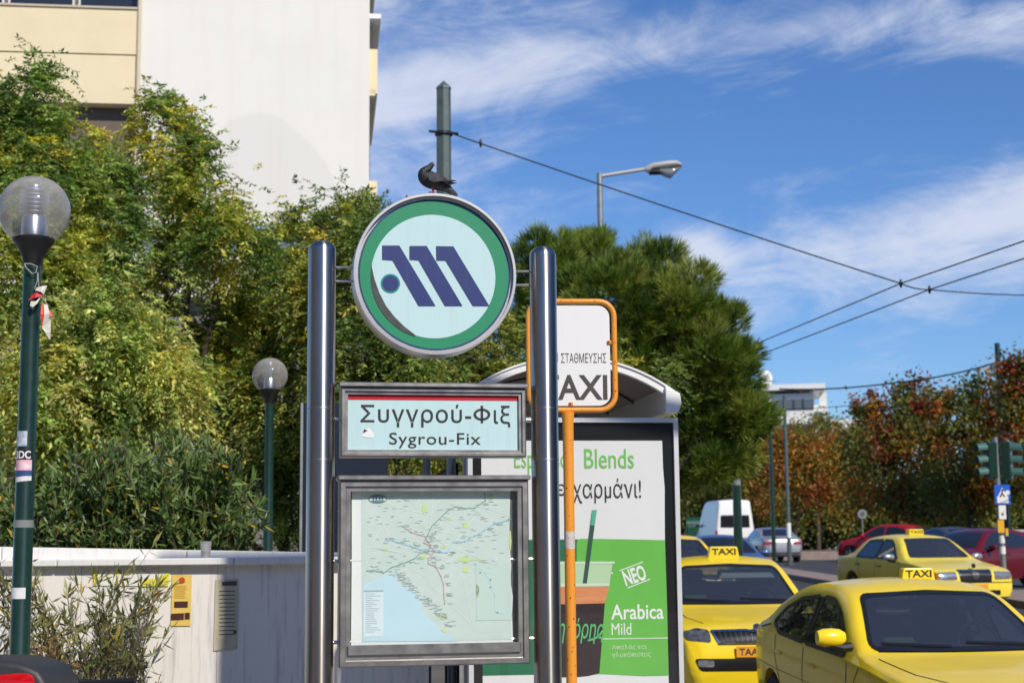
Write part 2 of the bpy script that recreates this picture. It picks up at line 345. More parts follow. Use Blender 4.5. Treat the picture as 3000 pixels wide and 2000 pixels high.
# ================================================================== metro totem
def totem():
    fr = Frame((at(996, HZ, 7.4).x, 7.4, 0), R_(10.5))
    T = thing('metro_totem', 'stainless steel metro totem with round blue M sign, station name board and map case', 'station sign', fr)
    GREEN = stainpaint('sign_green', (.003, .225, .105), .5, (.008, .17, .09), .5); BLUE = stainpaint('sign_blue', (.005, .022, .145), .5, (.16, .19, .30), .22)
    PALE = stainpaint('sign_pale', (.50, .695, .72), .3, (.38, .48, .48), .35); NAVY = mat('ring_navy', (.02, .025, .10), .3)
    ppm = F / 7.4
    for px, ptop in ((740, 553), (1246, 566)):
        x, zt = fr.xz((px, ptop)); r = .0675
        prof = [(r, 0), (r, zt - .05)] + [(r * math.cos(a), zt - .05 + .05 * math.sin(a)) for a in (R_(15), R_(32), R_(50), R_(68), R_(82))] + [(0, zt)]
        p = MB().lathe(prof, 48).build('pillar', PILLAR, T, smooth=True); p.location = (x, 0, 0)
        for zz in (z2(0, 200)[1], z2(0, 455)[1]):
            zc = fr.xz((px, zz))[1]; MB().lathe([(r + .0008, zc - .002), (r + .0014, zc), (r + .0008, zc + .002)], 40).build('weld_line', DSTEEL, p, smooth=True)
        MB().lathe([(.13, .0), (.13, .015), (.075, .02), (.072, .06)], 32).build('base_flange', DSTEEL, p, smooth=True)
    # roundel
    cx, cz = fr.xz((996, 634)); Rr = 189.5 / ppm * 1.005
    AX = Matrix.Translation((cx, 0, cz)) @ Matrix.Rotation(R_(90), 4, 'X')     # lathe axis z -> -y
    d = .075
    MB().lathe([(Rr * .93, -d), (Rr * .99, -d), (Rr, -d + .01), (Rr, d - .01), (Rr * .992, d), (Rr * .962, d), (Rr * .958, d - .03), (Rr * .93, d - .03)], 96, AX, close=True).build('rim', RIMSTEEL, T, smooth=True)
    face = MB().lathe([(0, -.05), (Rr * .95, -.05), (Rr * .96, d - .032), (0, d - .032)], 72, AX).build('face', NAVY, T, smooth=False)
    y = -(d - .030)
    sheet([circle((cx, cz), Rr * .935, 96)], y, 'blue_ring', BLUE, face)
    sheet([circle((cx, cz), Rr * .912, 96)], y - .0015, 'green_ring', GREEN, face)
    c2 = fr.xz(z1(611, 1006), y); rp = Rr * .762
    sheet([circle(c2, rp, 96)], y - .003, 'pale_disc', PALE, face)
    arc = [fr.xz(z1(611 - 304 * math.cos(a), 1006 + 304 * math.sin(a)), y) for a in np.linspace(R_(-12), R_(73), 24)]
    inner = [fr.xz(z1(*p), y) for p in ((520, 1288), (468, 1248), (420, 1200), (380, 1148), (348, 1085), (325, 1020), (312, 960))]
    sheet([arc + inner], y - .0045, 'peeled_edge', mat('peeled_backing', (.055, .065, .06), .6, var=.5, vs=25), face)
    bars = [[(362, 858), (445, 858), (620, 1150), (538, 1150), (412, 930), (362, 926)], [(494, 860), (577, 860), (750, 1150), (665, 1150), (538, 930), (494, 926)], [(622, 861), (706, 862), (880, 1150), (800, 1150), (668, 931), (624, 930)]]
    for bpts in bars: sheet([[fr.xz(z1(*p), y) for p in bpts]], y - .006, 'logo_bar', BLUE, face)
    dc = fr.xz(z1(402, 1041), y); k = 800 / 1320 * .784 / ppm
    sheet([circle(dc, 47 * k)], y - .0055, 'logo_dot_ring', mat('dot_ring', (.02, .27, .24), .3), face); sheet([circle(dc, 39 * k)], y - .007, 'logo_dot', BLUE, face)
    for sx, ys in ((-1, (963, 1030)), (1, (982, 1048))):
        for zy in ys:
            p0 = fr.xz(z1(140 if sx < 0 else 1070, zy)); p1 = fr.xz(z1(225 if sx < 0 else 995, zy))
            MB().path([(p0[0], 0, p0[1]), (p1[0], 0, p1[1])], .006, 8).build('bracket', STEEL, T, smooth=True)
    # station name board
    def case(a, b, ca, cb, name, depth, ins, rec):
        x0, zt = fr.xz(z2(*a), -depth); x1, zb = fr.xz(z2(*b), -depth)
        fm = MB().frame(x0, zb, x1, zt, [(0, depth), (0, -depth), (.006, -depth - .006), (ins * .55, -depth - .006), (ins * .62, -depth + .006), (ins, -depth + .006), (ins, -depth + rec)], back=True).build(name, DSTEEL, T)
        c0 = fr.xz(z2(*ca), -depth); c1 = fr.xz(z2(*cb), -depth)
        MB().box(((c0[0] + c1[0]) / 2, 0, zt + .012), (c1[0] - c0[0], depth * 2 + .05, .022)).build('rain_cap', DSTEEL, fm, bevel=.004, bseg=1)
        return fm, (x0 + ins, zb + ins, x1 - ins, zt - ins)
    nb, (x0, z0, x1, z1_) = case((203, 90), (1128, 440), (193, 78), (1135, 100), 'name_board', .055, .034, .022)
    yp = -.055 + .0215
    sheet([rect((x0, z0), (x1, z1_))], yp, 'name_panel', PALE, nb)
    L = lambda q: fr.xz(q, yp)
    sheet([[L(z2(238, 112)), L(z2(238, 154)), L(z2(1092, 160)), L(z2(1094, 118))]], yp - .0015, 'red_stripe', stainpaint('stripe_red', (.52, .02, .03), .3, (.3, .02, .03), .4), nb)
    text('Συγγρού-', INK, nb, L(z2(300, 290)), L(z2(852, 180)), yp - .002, weight=.006, space=1.06); text('ιξ', INK, nb, L(z2(966, 291)), L(z2(1046, 184)), yp - .002, weight=.006, space=1.1)
    oc = [L(z2(906 + 42 * math.cos(a), 228 + 30 * math.sin(a))) for a in np.linspace(0, 2 * math.pi, 28)]; ic = [L(z2(906 + 29 * math.cos(a), 228 + 19 * math.sin(a))) for a in np.linspace(0, 2 * math.pi, 28)]
    sheet([[oc[i], oc[i + 1], ic[i + 1], ic[i]] for i in range(27)] + [rect(L(z2(899.5, 184)), L(z2(912.5, 271)))], yp - .002, 'letter_phi', INK, nb)
    text('Sygrou-Fix', INK, nb, L(z2(443, 396)), L(z2(900, 320)), yp - .002, weight=.004, space=1.08)
    sheet([[L(z2(*p)) for p in ((306, 338), (316, 300), (345, 296), (368, 326), (366, 346))]], yp - .002, 'sticker', WHITE, nb)
    sheet([[L(z2(*p)) for p in ((312, 322), (318, 301), (336, 308), (326, 314))]], yp - .003, 'sticker_print', INK, nb)
    # map case
    mb_, (x0, z0, x1, z1_) = case((197, 556), (1147, 1470), (188, 535), (1145, 552), 'map_case', .06, .052, .055)
    ym = -.06 + .0545
    sheet([rect((x0, z0), (x1, z1_))], ym, 'case_back', mat('case_backing', (.10, .11, .10), .6, var=.3), mb_)
    G = lambda x, yy: fr.xz(zmap(x, yy), ym)
    paper = sheet([[G(84, 120), G(84, 700), G(78, 1405), G(700, 1398), G(1382, 1380), G(1374, 1150), G(1380, 1010), G(1362, 880), G(1368, 760), G(1352, 560), G(1360, 120)]], ym - .003, 'map_sheet', mat('map_paper', (.84, .86, .86), .45, var=.05), mb_)
    sheet([[G(160, 122), G(166, 1372), G(700, 1368), G(1372, 1352), G(1368, 1150), G(1374, 1010), G(1358, 880), G(1362, 760), G(1348, 560), G(1354, 122)]], ym - .004, 'map_land', mat('map_land_green', (.57, .69, .65), .45, var=.10, vs=9, col2=(.66, .74, .71)), mb_)
    sheet([[G(170, 905), G(250, 880), G(345, 838), G(455, 830), G(440, 900), G(520, 935), G(590, 980), G(640, 1050), G(650, 1120), G(700, 1180), G(770, 1230), G(800, 1290), G(870, 1310), G(930, 1366), G(170, 1371)]], ym - .005, 'map_sea', mat('map_sea_blue', (.57, .77, .87), .45, var=.04), mb_)
    mk = lambda nm, c: mat('map_' + nm, c, .5)
    lines = [('line_green', (.22, .42, .36), 7, [(205, 800), (260, 795), (340, 818), (400, 775), (470, 750), (530, 728), (590, 700), (630, 660), (700, 640), (718, 600), (680, 545), (700, 500), (730, 440), (790, 380), (850, 320), (915, 285), (1000, 298), (1075, 295), (1120, 262), (1160, 235), (1150, 180)]),
             ('line_blue', (.36, .66, .82), 9, [(360, 540), (450, 570), (560, 600), (640, 632), (740, 640), (850, 655), (900, 570), (990, 565), (1070, 520), (1150, 475), (1230, 420), (1330, 395)]),
             ('line_red', (.68, .42, .43), 8, [(490, 440), (560, 490), (630, 512), (680, 525), (665, 575), (715, 605), (755, 645), (700, 700), (700, 740), (760, 770), (800, 840), (822, 910), (825, 990), (832, 1065)])]
    sk = 560 / 1540 * .784 / ppm
    for nm, c, w, pts in lines: sheet(stroke([G(*p) for p in pts], w * sk), ym - .006, nm, mk(nm, c), mb_)
    sheet([circle(G(*p), 5 * sk, 8) for _, _, _, pts in lines for p in pts], ym - .007, 'station_dots', mk('dots', (.30, .38, .38)), mb_)
    def blob(cx_, cy_, rx, ry, n=11): return [G(cx_ + rx * random.uniform(.55, 1.15) * math.cos(2 * math.pi * k / n), cy_ + ry * random.uniform(.55, 1.15) * math.sin(2 * math.pi * k / n)) for k in range(n)]
    sheet([blob(*b) for b in ((670, 305, 22, 45), (1000, 440, 30, 25), (870, 385, 20, 14), (985, 710, 75, 25), (1000, 790, 26, 38), (1110, 710, 45, 9), (810, 1170, 20, 30), (830, 1280, 26, 18), (1358, 560, 10, 90), (1095, 960, 16, 60), (660, 685, 32, 18), (1210, 205, 30, 18), (820, 610, 24, 14), (350, 630, 18, 15))], ym - .0055, 'map_parks', mk('park', (.62, .75, .30)), mb_)
    sheet([stroke([G(x, yy), G(x + dx, yy + dy)], 3.5 * sk)[0] for x, yy, dx, dy in ((300, 250, 500, 130), (740, 200, -40, 380), (1180, 300, 180, 60), (560, 360, 300, 260), (900, 620, 420, 160), (700, 900, 340, 330), (240, 640, 500, -90), (1100, 330, -230, 300), (980, 850, 80, 400), (420, 700, 260, 150)) + tuple((random.uniform(200, 1000), random.uniform(180, 700), random.uniform(-20, 300), random.uniform(-160, 160)) for _ in range(34))], ym - .0052, 'map_roads', mk('road', (.80, .85, .80)), mb_)
    names = []
    for i in range(420):                                  # place-name strokes along lines and coast
        if i < 170:
            pts = random.choice(lines)[3]; a = random.choice(pts); x, yy = a[0] + random.uniform(14, 40), a[1] + random.uniform(-14, 14)
        elif i < 280: t = random.random(); x, yy = 400 + 470 * t + random.uniform(-30, 30), 830 + 420 * t ** 1.1 + random.uniform(-50, 10)
        else:
            x, yy = random.uniform(190, 1300), random.uniform(170, 780)
        w = random.uniform(20, 48); names += stroke([G(x, yy), G(min(x + w, 1340), yy)], 3.2 * sk)
    sheet(names, ym - .0065, 'place_name_strokes', mk('names', (.50, .56, .55)), mb_)
    sheet([rect(G(180, 960), G(338, 1328))], ym - .006, 'legend_box', mk('legend', (.72, .82, .86)), mb_)
    sheet([rect(G(180, 958), G(338, 968))] + [stroke([G(195, 985 + 17 * i), G(195 + random.uniform(40, 120), 985 + 17 * i)], 4 * sk)[0] for i in range(19)], ym - .007, 'legend_lines', mk('legend_line', (.38, .48, .55)), mb_)
    sheet([[G(1080, 748), G(1362, 742), G(1372, 1195), G(1088, 1200)]], ym - .0055, 'inset_map', mk('inset', (.58, .71, .66)), mb_)
    sheet(stroke([G(*p) for p in ((1110, 770), (1160, 820), (1200, 880), (1240, 1000), (1240, 1130), (1300, 1140), (1365, 1090))], 9 * sk), ym - .0065, 'inset_line', mk('inset_line', (.55, .75, .86)), mb_)
    sheet([circle(G(*p), 8 * sk, 8) for p in ((1118, 815), (1200, 870), (1200, 932), (1255, 1135))], ym - .007, 'inset_dots', mk('dots', (.2, .25, .27)), mb_)
    oc = G(292, 222); sheet([[(oc[0] + 74 * sk * math.cos(a), oc[1] + 36 * sk * math.sin(a)) for a in np.linspace(0, 2 * math.pi, 32, False)]], ym - .006, 'emblem_oval', mk('emblem', (.14, .24, .30)), mb_)
    sheet([stroke([G(235, 222), G(350, 222)], 26 * sk)[0]], ym - .007, 'emblem_band', mk('legend', (.72, .82, .86)), mb_)
    sheet([rect(G(x, 205), G(x + 14, 248)) for x in (250, 274, 300, 322)], ym - .008, 'emblem_letters', mk('emblem', (.14, .24, .30)), mb_)
    sheet([rect((x0, z0), (x1, z1_))], -.053, 'glass_pane', glass_mat('case_glass', (.95, .975, .965), .02, (.7, .72, .7)), mb_)
    s0 = fr.xz(z2(236, 1380), -.07); s1 = fr.xz(z2(1102, 1412), -.07)
    MB().box(((s0[0] + s1[0]) / 2, -.064, (s0[1] + s1[1]) / 2), (s1[0] - s0[0], .012, s0[1] - s1[1])).build('sill_rail', DSTEEL, mb_, bevel=.003, bseg=1)
    for bx, (ca, cb) in (('name', ((120, 250), (1180, 250))), ('map', ((120, 960), (1180, 960))), ('map', ((120, 1365), (1180, 1365)))):
        a = fr.xz(z2(*ca)); b = fr.xz(z2(*cb)); MB().path([(a[0] - .03, 0, a[1]), (b[0] + .03, 0, a[1])], .009, 8).build('cross_rod', STEEL, T, smooth=True)
    return fr, (cx, cz, Rr)
TOTEM, ROUNDEL = totem()

# ------------------------------------------------------------------ pigeon on the roundel
def pigeon():
    zp = zoomer(1200, 460, 160 / 1792, 140 / 1568)
    y0 = TOTEM.loc.y - .02
    base = at(*zp(760, 1165), y0)
    T = thing('pigeon', 'dark grey pigeon perched on top of the round metro sign, head turned back', 'pigeon', loc=base)
    P = lambda x, yy, dy=0.: Vector(at(*zp(x, yy), y0)) - base + Vector((0, dy, 0))
    s = (at(1001, 400, y0) - at(1000, 400, y0)).length * .784 * 160 / 1792       # metres per zoom pixel
    feather = mat('pigeon_feathers', (.022, .023, .028), .5, var=.5, vs=60, bump=.5, bs=120)
    ring = [(1590, 1275, 30, 18), (1480, 1205, 78, 26), (1330, 1100, 120, 45), (1150, 985, 165, 90), (960, 880, 235, 190), (780, 800, 285, 235), (600, 715, 300, 245), (460, 610, 265, 215), (430, 500, 180, 160), (520, 440, 145, 130), (625, 375, 115, 105), (700, 300, 92, 88), (735, 235, 82, 78), (760, 190, 45, 46), (775, 172, 12, 12)]
    pts = [P(a, b) for a, b, _, _ in ring]; n = 18; vs = []
    for i, p in enumerate(pts):
        t = (pts[min(i + 1, len(pts) - 1)] - pts[max(i - 1, 0)]).normalized(); b = Vector((0, 1, 0)); a = b.cross(t).normalized()
        for k in range(n):
            w = 2 * math.pi * k / n; vs.append(p + a * (math.cos(w) * ring[i][2] * s) + b * (math.sin(w) * ring[i][3] * s))
    fs = [(i * n + k, i * n + (k + 1) % n, (i + 1) * n + (k + 1) % n, (i + 1) * n + k) for i in range(len(pts) - 1) for k in range(n)] + [tuple(range(n)), tuple(range(len(vs) - n, len(vs)))]
    body = MB().add(vs, fs).build('body', feather, T, smooth=True)
    md = body.modifiers.new('s', 'SUBSURF'); md.levels = md.render_levels = 1
    wing = MB()
    for dy, up in ((-.062, 0), (.05, -30)):
        o = [(640, 640), (900, 600), (1060, 690), (1250, 780), (1560, 830), (1300, 880), (1050, 890), (800, 930), (640, 850)]
        for j in (0, 1): wing.v += [tuple(P(a, b + up, dy * (1 if 300 < a < 1100 else .6) + (.012 if j else 0))) for a, b in o]
        m0 = len(wing.v) - 18; wing.f += [tuple(m0 + i for i in range(9)), tuple(m0 + 17 - i for i in range(9))] + [(m0 + i, m0 + (i + 1) % 9, m0 + 9 + (i + 1) % 9, m0 + 9 + i) for i in range(9)]
    wing.build('wings', mat('pigeon_wing', (.035, .034, .04), .5, col2=(.085, .085, .095), vs=28), T, bevel=.002, bseg=1)
    MB().path([P(750, 215), P(810, 260), P(828, 310)], [.0075, .005, .0015], 8).build('beak', mat('beak_grey', (.25, .24, .25), .5), T, smooth=True)
    MB().lathe([(0, -.003), (.003, 0), (0, .003)], 10, Matrix.Translation(P(735, 225, -.0225))).build('eye', mat('eye_orange', (.5, .13, .02), .2), T)
    for dy in (-.018, .02):
        MB().path([P(760, 1010, dy), P(765, 1120, dy), P(758, 1178, dy)], [.007, .004, .004], 8).build('leg', mat('pigeon_leg', (.30, .10, .09), .6), T, smooth=True)
        ft = MB()
        for a in (-.5, 0, .5, math.pi): ft.path([P(758, 1176, dy), P(758, 1182, dy) + Vector((-math.cos(a) * .02, math.sin(a) * .02, 0))], [.003, .0015], 6)
        ft.build('foot', MATS['pigeon_leg'], T)
pigeon()

# ================================================================== taxi rank sign
def taxi_sign():
    Y = 8.35; b = at(1313, 1568, Y); fr = Frame((b.x, Y, .0), R_(4))
    T = thing('taxi_rank_sign', 'white taxi rank sign in a rusty orange tube frame on an orange post', 'sign', fr)
    OR = stainpaint('orange_paint', (.80, .31, .035), .4, (.10, .05, .03), .55)
    rust = mat('rust_spot', (.07, .03, .018), .9)
    x0, zt = fr.xz((1213, 692)); x1, zb = fr.xz((1414, 941)); r = .0155; rc = .085
    loop = roundrect(x0, zb, x1, zt, rc, 6); pts = [(x, 0, z) for x, z in loop]; pts += [pts[0], pts[1]]
    MB().path(pts, r, 12, cap=False).build('tube_frame', OR, T, smooth=True)
    ins = .026; pl = roundrect(x0 + ins, zb + ins * .9, x1 - ins, zt - ins * .9, rc - .02, 6)
    MB().prism(pl, -.004, .004).build('sign_plate', stainpaint('taxi_plate_white', (.80, .80, .81), .3, (.6, .58, .52), .18), T)
    GREY = mat('letter_grey', (.065, .058, .052), .5, var=.2)
    q = lambda a, bb: fr.xz(z3(a, bb), -.0055)
    xr = q(658, 0)[0]; xc = (x0 + x1) / 2; xl = 2 * xc - xr
    text('ΣΤΑΘΜΕΥΣΗΣ', GREY, T, (q(340, 0)[0], q(0, 514)[1]), (q(658, 0)[0], q(0, 445)[1]), -.0055); text('ΑΡΧΗ', GREY, T, (q(188, 0)[0], q(0, 506)[1]), (q(318, 0)[0], q(0, 441)[1]), -.0055)
    text('TAXI', GREY, T, (q(190, 0)[0], q(0, 775)[1]), (q(662, 0)[0], q(0, 598)[1]), -.0055, weight=.022)
    pt = fr.xz((1311, 948)); 
    MB().lathe([(.029, -.15), (.029, pt[1] - .28), (.031, pt[1] - .05), (.036, pt[1] + .0), (.036, pt[1] + .004), (0, pt[1] + .004)], 20, Matrix.Translation((0, 0, 0))).build('post', OR, T, smooth=True)
    zz = fr.xz((0 + 1311, 1220)); z2_ = fr.xz((1311, 1260))
    MB().lathe([(.0297, z2_[1]), (.0297, zz[1])], 20).build('worn_band', mat('worn_white', (.62, .57, .52), .6, var=.3, vs=30), T, smooth=True)
    for p in ((682, 368), (412, 803)):
        a = q(*p); MB().box((a[0] + .004, -.008, a[1]), (.022, .012, .020)).build('clip', OR, T, bevel=.002, bseg=1); MB().box((a[0], -.0155, a[1]), (.008, .003, .008)).build('clip_hole', rust, T)
    sp = MB()
    for i in range(46):                                   # chips of rust on tube and post
        if i < 30: z = random.uniform(.6, pt[1] - .1); a = random.uniform(-2.4, -.7); p = Vector((.0293 * math.cos(a), .0293 * math.sin(a), z))
        else:
            k = random.random(); p = Vector((x1, -r * .98, zb + .1 + k * (zt - zb - .2))) if i < 40 else Vector((x1 - .1 - k * .25, -r * .98, zt if i % 2 else zb))
        w = random.uniform(.002, .006); sp.box(p, (w, .002, w * random.uniform(.8, 2.2)))
    sp.build('rust_chips', rust, T)['kind'] = 'stuff'
taxi_sign()

# ================================================================== bus shelter with poster
def shelter():
    Y = 9.8; fr = Frame((at(1316, HZ, Y).x, Y, 0), R_(8))
    T = thing('bus_shelter', 'bus shelter with white edged arched roof and a coffee poster in its end panel', 'bus shelter', fr)
    L = lambda p, y=-.06: fr.xz(p, y)
    xl, zt = L((1074, 958)); xr, _ = L((1557, 960)); BLK = mat('panel_black', (.010, .010, .012), .25)
    fmz = zt
    MB().frame(xl, .25, xr, zt, [(0, .06), (0, -.06), (.03, -.06), (.03, -.034)], back=True).build('panel_frame', ALU, T)
    sheet([rect((xl + .03, .28), (xr - .03, zt - .03))], -.034, 'black_border', BLK, T)
    q4 = lambda a, b: L(z4(a, b), -.04); q3 = lambda a, b: L(z3(a, b), -.04); q2 = lambda a, b: L(z2(a, b), -.04)
    ys = -.038
    xpl = L((1107, 1300), ys)[0]
    right = [q3(1062, 1062), q3(1068, 1250), q3(1080, 1400), q3(1080, 1568), q4(1278, 370), q4(1292, 800), q4(1300, 1100), q4(1308, 1500), q4(1312, 1590)]
    zt2 = right[0][1]; zb = .36
    PW = mat('poster_white', (.76, .76, .77), .4, var=.04, vs=3, bump=.08, bs=3); PG = mat('poster_green', (.145, .50, .075), .4, var=.10, vs=2, bump=.08, bs=3); PD = mat('poster_dark_green', (.012, .16, .075), .4, var=.1)
    po = sheet([[(xpl, zt2)] + right + [(right[-1][0], zb), (xpl, zb)]], ys, 'poster', PW, T)
    y1 = ys - .0015
    zg = q4(0, 365)[1]; zgb = q4(0, 1500)[1]
    sheet([[(xpl, q4(0, 372)[1]), (q4(545, 0)[0], q4(0, 372)[1]), (q4(735, 0)[0], zgb), (xpl, zgb)]], y1, 'dark_green_field', PD, po)
    sheet([[q4(540, 400), q4(548, 372), q4(570, 362), q4(900, 366), q4(1278, 374), q4(1292, 800), q4(1300, 1100), q4(1306, 1503), q4(1100, 1508), q4(735, 1490), q4(540, 1515)]], y1 - .0005, 'green_field', PG, po)
    y2 = y1 - .002
    cup = [(280, 560), (855, 552), (852, 578), (836, 582), (820, 700), (800, 830), (780, 860), (728, 1480), (640, 1505), (540, 1515), (300, 1515)]
    sheet([[q4(*p) for p in ((290, 580), (838, 575), (812, 760), (300, 750))]], y2, 'cup_clear', mat('cup_clear_print', (.48, .66, .42), .4), po)
    sheet([[q4(*p) for p in ((285, 552), (858, 552), (856, 572), (285, 580))], [q4(*p) for p in ((300, 735), (815, 735), (810, 765), (300, 765))]], y2 - .0006, 'cup_rim', mat('cup_rim_print', (.60, .74, .56), .4), po)
    sheet([[q4(*p) for p in ((300, 765), (811, 757), (798, 830), (780, 862), (776, 900), (300, 912))]], y2 - .0006, 'coffee_crema', mat('crema_print', (.66, .20, .06), .4, col2=(.72, .33, .15), vs=4, stretch=(1, 1, 8)), po)
    sheet([[q4(*p) for p in ((300, 908), (776, 897), (730, 1482), (640, 1505), (540, 1516), (300, 1516))]], y2, 'coffee_dark', mat('coffee_print', (.035, .018, .022), .4, var=.4, vs=40), po)
    sheet([[q4(*p) for p in ((668, 125), (708, 122), (625, 735), (590, 735))]], y2 - .0012, 'straw', mat('straw_print', (.03, .09, .07), .4), po)
    sheet([[q4(*p) for p in ((668, 125), (708, 122), (690, 250), (655, 250))]], y2 - .0018, 'straw_top', mat('straw_top_print', (.08, .42, .29), .4), po)
    G1 = mat('print_light_green', (.10, .50, .17), .5); G2 = mat('print_leaf_green', (.17, .52, .10), .5)
    text('Γρηγόρης', G1, po, q4(255, 1240), q4(765, 1020), y2 - .002, rot=R_(-2), weight=.004, shear=.2)
    sheet(stroke([q4(*p) for p in ((638, 1210), (690, 1195), (730, 1170), (755, 1130))], .012), y2 - .002, 'swash', G1, po)
    WI = mat('print_white', (.82, .82, .82), .5)
    text('Espresso', G2, po, q2(1068, 525), q3(395, 1120), y2, weight=.0)
    text('Blends', G2, po, q3(512, 1258), q3(860, 1120), y2, weight=.004)
    text('σε', INK, po, q3(230, 1452), q3(378, 1368), y2, weight=.006)
    text('χαρμάνι!', INK, po, q3(430, 1505), q3(910, 1328), y2, weight=.0)
    nr = math.atan2(q4(1100, 0)[0] - q4(905, 0)[0], 1) * 0 + R_(17)
    text('NEO', WI, po, q4(930, 735), q4(1115, 600), y2, rot=nr, weight=.03)
    sheet(stroke([q4(902, 628), q4(1092, 556)], .006) + stroke([q4(968, 772), q4(1152, 700)], .006), y2, 'underline', WI, po)
    sheet([circle(q4(835, 650), .006, 16)], y2 - .002, 'print_dot', WI, po)
    text('Arabica', WI, po, q4(828, 1038), q4(1264, 905), y2, weight=.014)
    text('Mild', WI, po, q4(832, 1165), q4(995, 1065), y2, weight=.0)
    sheet(stroke([q4(762, 1198), q4(1300, 1190)], .005), y2, 'rule', WI, po)
    PGT = mat('print_pale_green', (.52, .74, .42), .5)
    text('Απαλός και', PGT, po, q4(835, 1295), q4(1125, 1240), y2, weight=.004); text('γλυκόπιοτος', PGT, po, q4(835, 1362), q4(1160, 1300), y2, weight=.004)
    sheet([rect((xl + .031, .29), (xr - .031, zt - .031))], -.053, 'poster_glass', glass_mat('poster_glass_m', (.97, .98, .98), .01), T)
    for x in (xl + .12, xr - .12): MB().box((x, 0, .06), (.12, .1, .42)).build('panel_foot', ALU, T)
    # arched roof running back from the panel
    a0, z0 = fr.xz((1069, 905), -.12); a1, _ = fr.xz((1556, 915), -.12); apx = fr.xz((1312, 822), -.12)[1]; mid = (a0 + a1) / 2; half = (a1 - a0) / 2; sag = apx - z0
    Rad = (half * half + sag * sag) / (2 * sag); th = math.asin(half / Rad); n = 22
    def arcp(r): return [(mid + r * math.sin(t), apx - Rad + r * math.cos(t)) for t in np.linspace(-th, th, n)]
    y0, yend = -.12, 3.5
    trim = MB()
    for yy in (y0,): trim.prism(arcp(Rad) + arcp(Rad - .042)[::-1], yy, yy + .05)
    trim.prism(arcp(Rad + .012) + arcp(Rad)[::-1], y0 - .012, y0 + .10); trim.build('arch_trim', WHITE, T)
    MB().prism(arcp(Rad) + arcp(Rad - .042)[::-1], yend - .05, yend).build('arch_trim', WHITE, T)
    BR = mat('roof_brown', (.16, .115, .085), .5, var=.25, vs=3)
    MB().prism(arcp(Rad - .004) + arcp(Rad - .012)[::-1], y0 + .05, yend - .05).build('roof_skin', BR, T, smooth=True)
    for k in range(1, 4):
        yy = y0 + .05 + (yend - y0 - .1) * k / 4; MB().prism(arcp(Rad - .013) + arcp(Rad - .026)[::-1], yy - .02, yy + .02).build('roof_rib', mat('rib_brown', (.09, .07, .055), .5), T)
    for x, s in ((a0, -1), (a1, 1)):
        MB().prism([(x - s * .085, z0 - .115), (x - s * .0, z0 - .115), (x + s * .02, z0 - .05), (x + s * .012, z0 + .01), (x - s * .085, z0 + .055)], y0 - .03, yend + .02).build('gutter', WHITE, T, bevel=.008, bseg=2)
    for x, yy in ((a0 + .04, 1.2), (a0 + .04, 3.3), (a1 - .06, 3.3), (a0 + .04, .12)):
        MB().path([(x, yy, 0), (x, yy, z0)], .035, 12).build('post', GALV, T, smooth=True)
    MB().box((a0 + .05, 2.0, 1.3), (.02, 2.2, 1.9)).build('side_pane', glass_mat('dark_pane', (.10, .11, .11), .25, (.02, .02, .02)), T)
    MB().box((a0 + .25, 2.0, .5), (.32, 1.9, .05)).build('bench_seat', mat('bench_dark', (.03, .03, .033), .5), T)
    for yy in (1.3, 2.7): MB().box((a0 + .25, yy, .24), (.06, .06, .47)).build('bench_leg', GALV, T)
    for yy in (.55, 1.45): MB().box((mid - .42, yy, 1.25), (.16, .05, 2.1)).build('timetable_column', BLK, T)
shelter()

# ================================================================== globe lamps
GLOBE = glass_mat('globe_clear', (.93, .93, .92), .24, (.55, .53, .50), 1.45, .04, .42)
def globe_lamp():
    T = bpy.data.objects.new('globe_lamp', None); COL.objects.link(T); H = 3.67
    MB().lathe([(.085, -.05), (.085, .5), (.058, .56), (.052, H - .30), (0, H - .30)], 28).build('pole', GREENPOLE, T, smooth=True)
    MB().lathe([(.056, H - .33), (.062, H - .285), (.085, H - .235), (.116, H - .195), (.124, H - .18), (.124, H - .168), (0, H - .168)], 28).build('collar', BLACK, T, smooth=True)
    prof = [(.212 * math.cos(a), H + .212 * math.sin(a)) for a in np.linspace(R_(-55), R_(89.5), 30)] + [(0, H + .212)]
    MB().lathe(prof, 48).build('globe', GLOBE, T, smooth=True)
    CHR = mat('reflector_chrome', (.86, .86, .87), .28, 1, var=.1, vs=9)
    MB().lathe([(0, H - .155), (.075, H - .155), (.07, H - .05), (.062, H - .03), (0, H - .03)], 24).build('lamp_socket', CHR, T, smooth=True)
    lv = MB()
    for k in range(6): z = H - .02 + k * .026; lv.lathe([(.05, z), (.088, z + .004), (.088, z + .010), (.05, z + .016)], 28, close=True)
    lv.lathe([(.048, H - .03), (.048, H + .145), (.06, H + .15), (.06, H + .155), (0, H + .155)], 24); lv.build('louvre_stack', CHR, T, smooth=True)
    return T
gl = globe_lamp(); p = at(79, 485, 9.0); gl.location = (p.x, 9.0, p.z - 3.67); PX0 = gl
tag(gl, 'dark green lamp post with clear globe, stickers and torn red and white tape', 'street lamp', 'globe lamp posts')
g2 = copy_tree(gl); p = at(620, 862, 18.0); g2.location = (p.x, 18.0, p.z - 3.67)
tag(g2, 'dark green globe lamp post standing behind the marble wall among the leaves', 'street lamp', 'globe lamp posts')
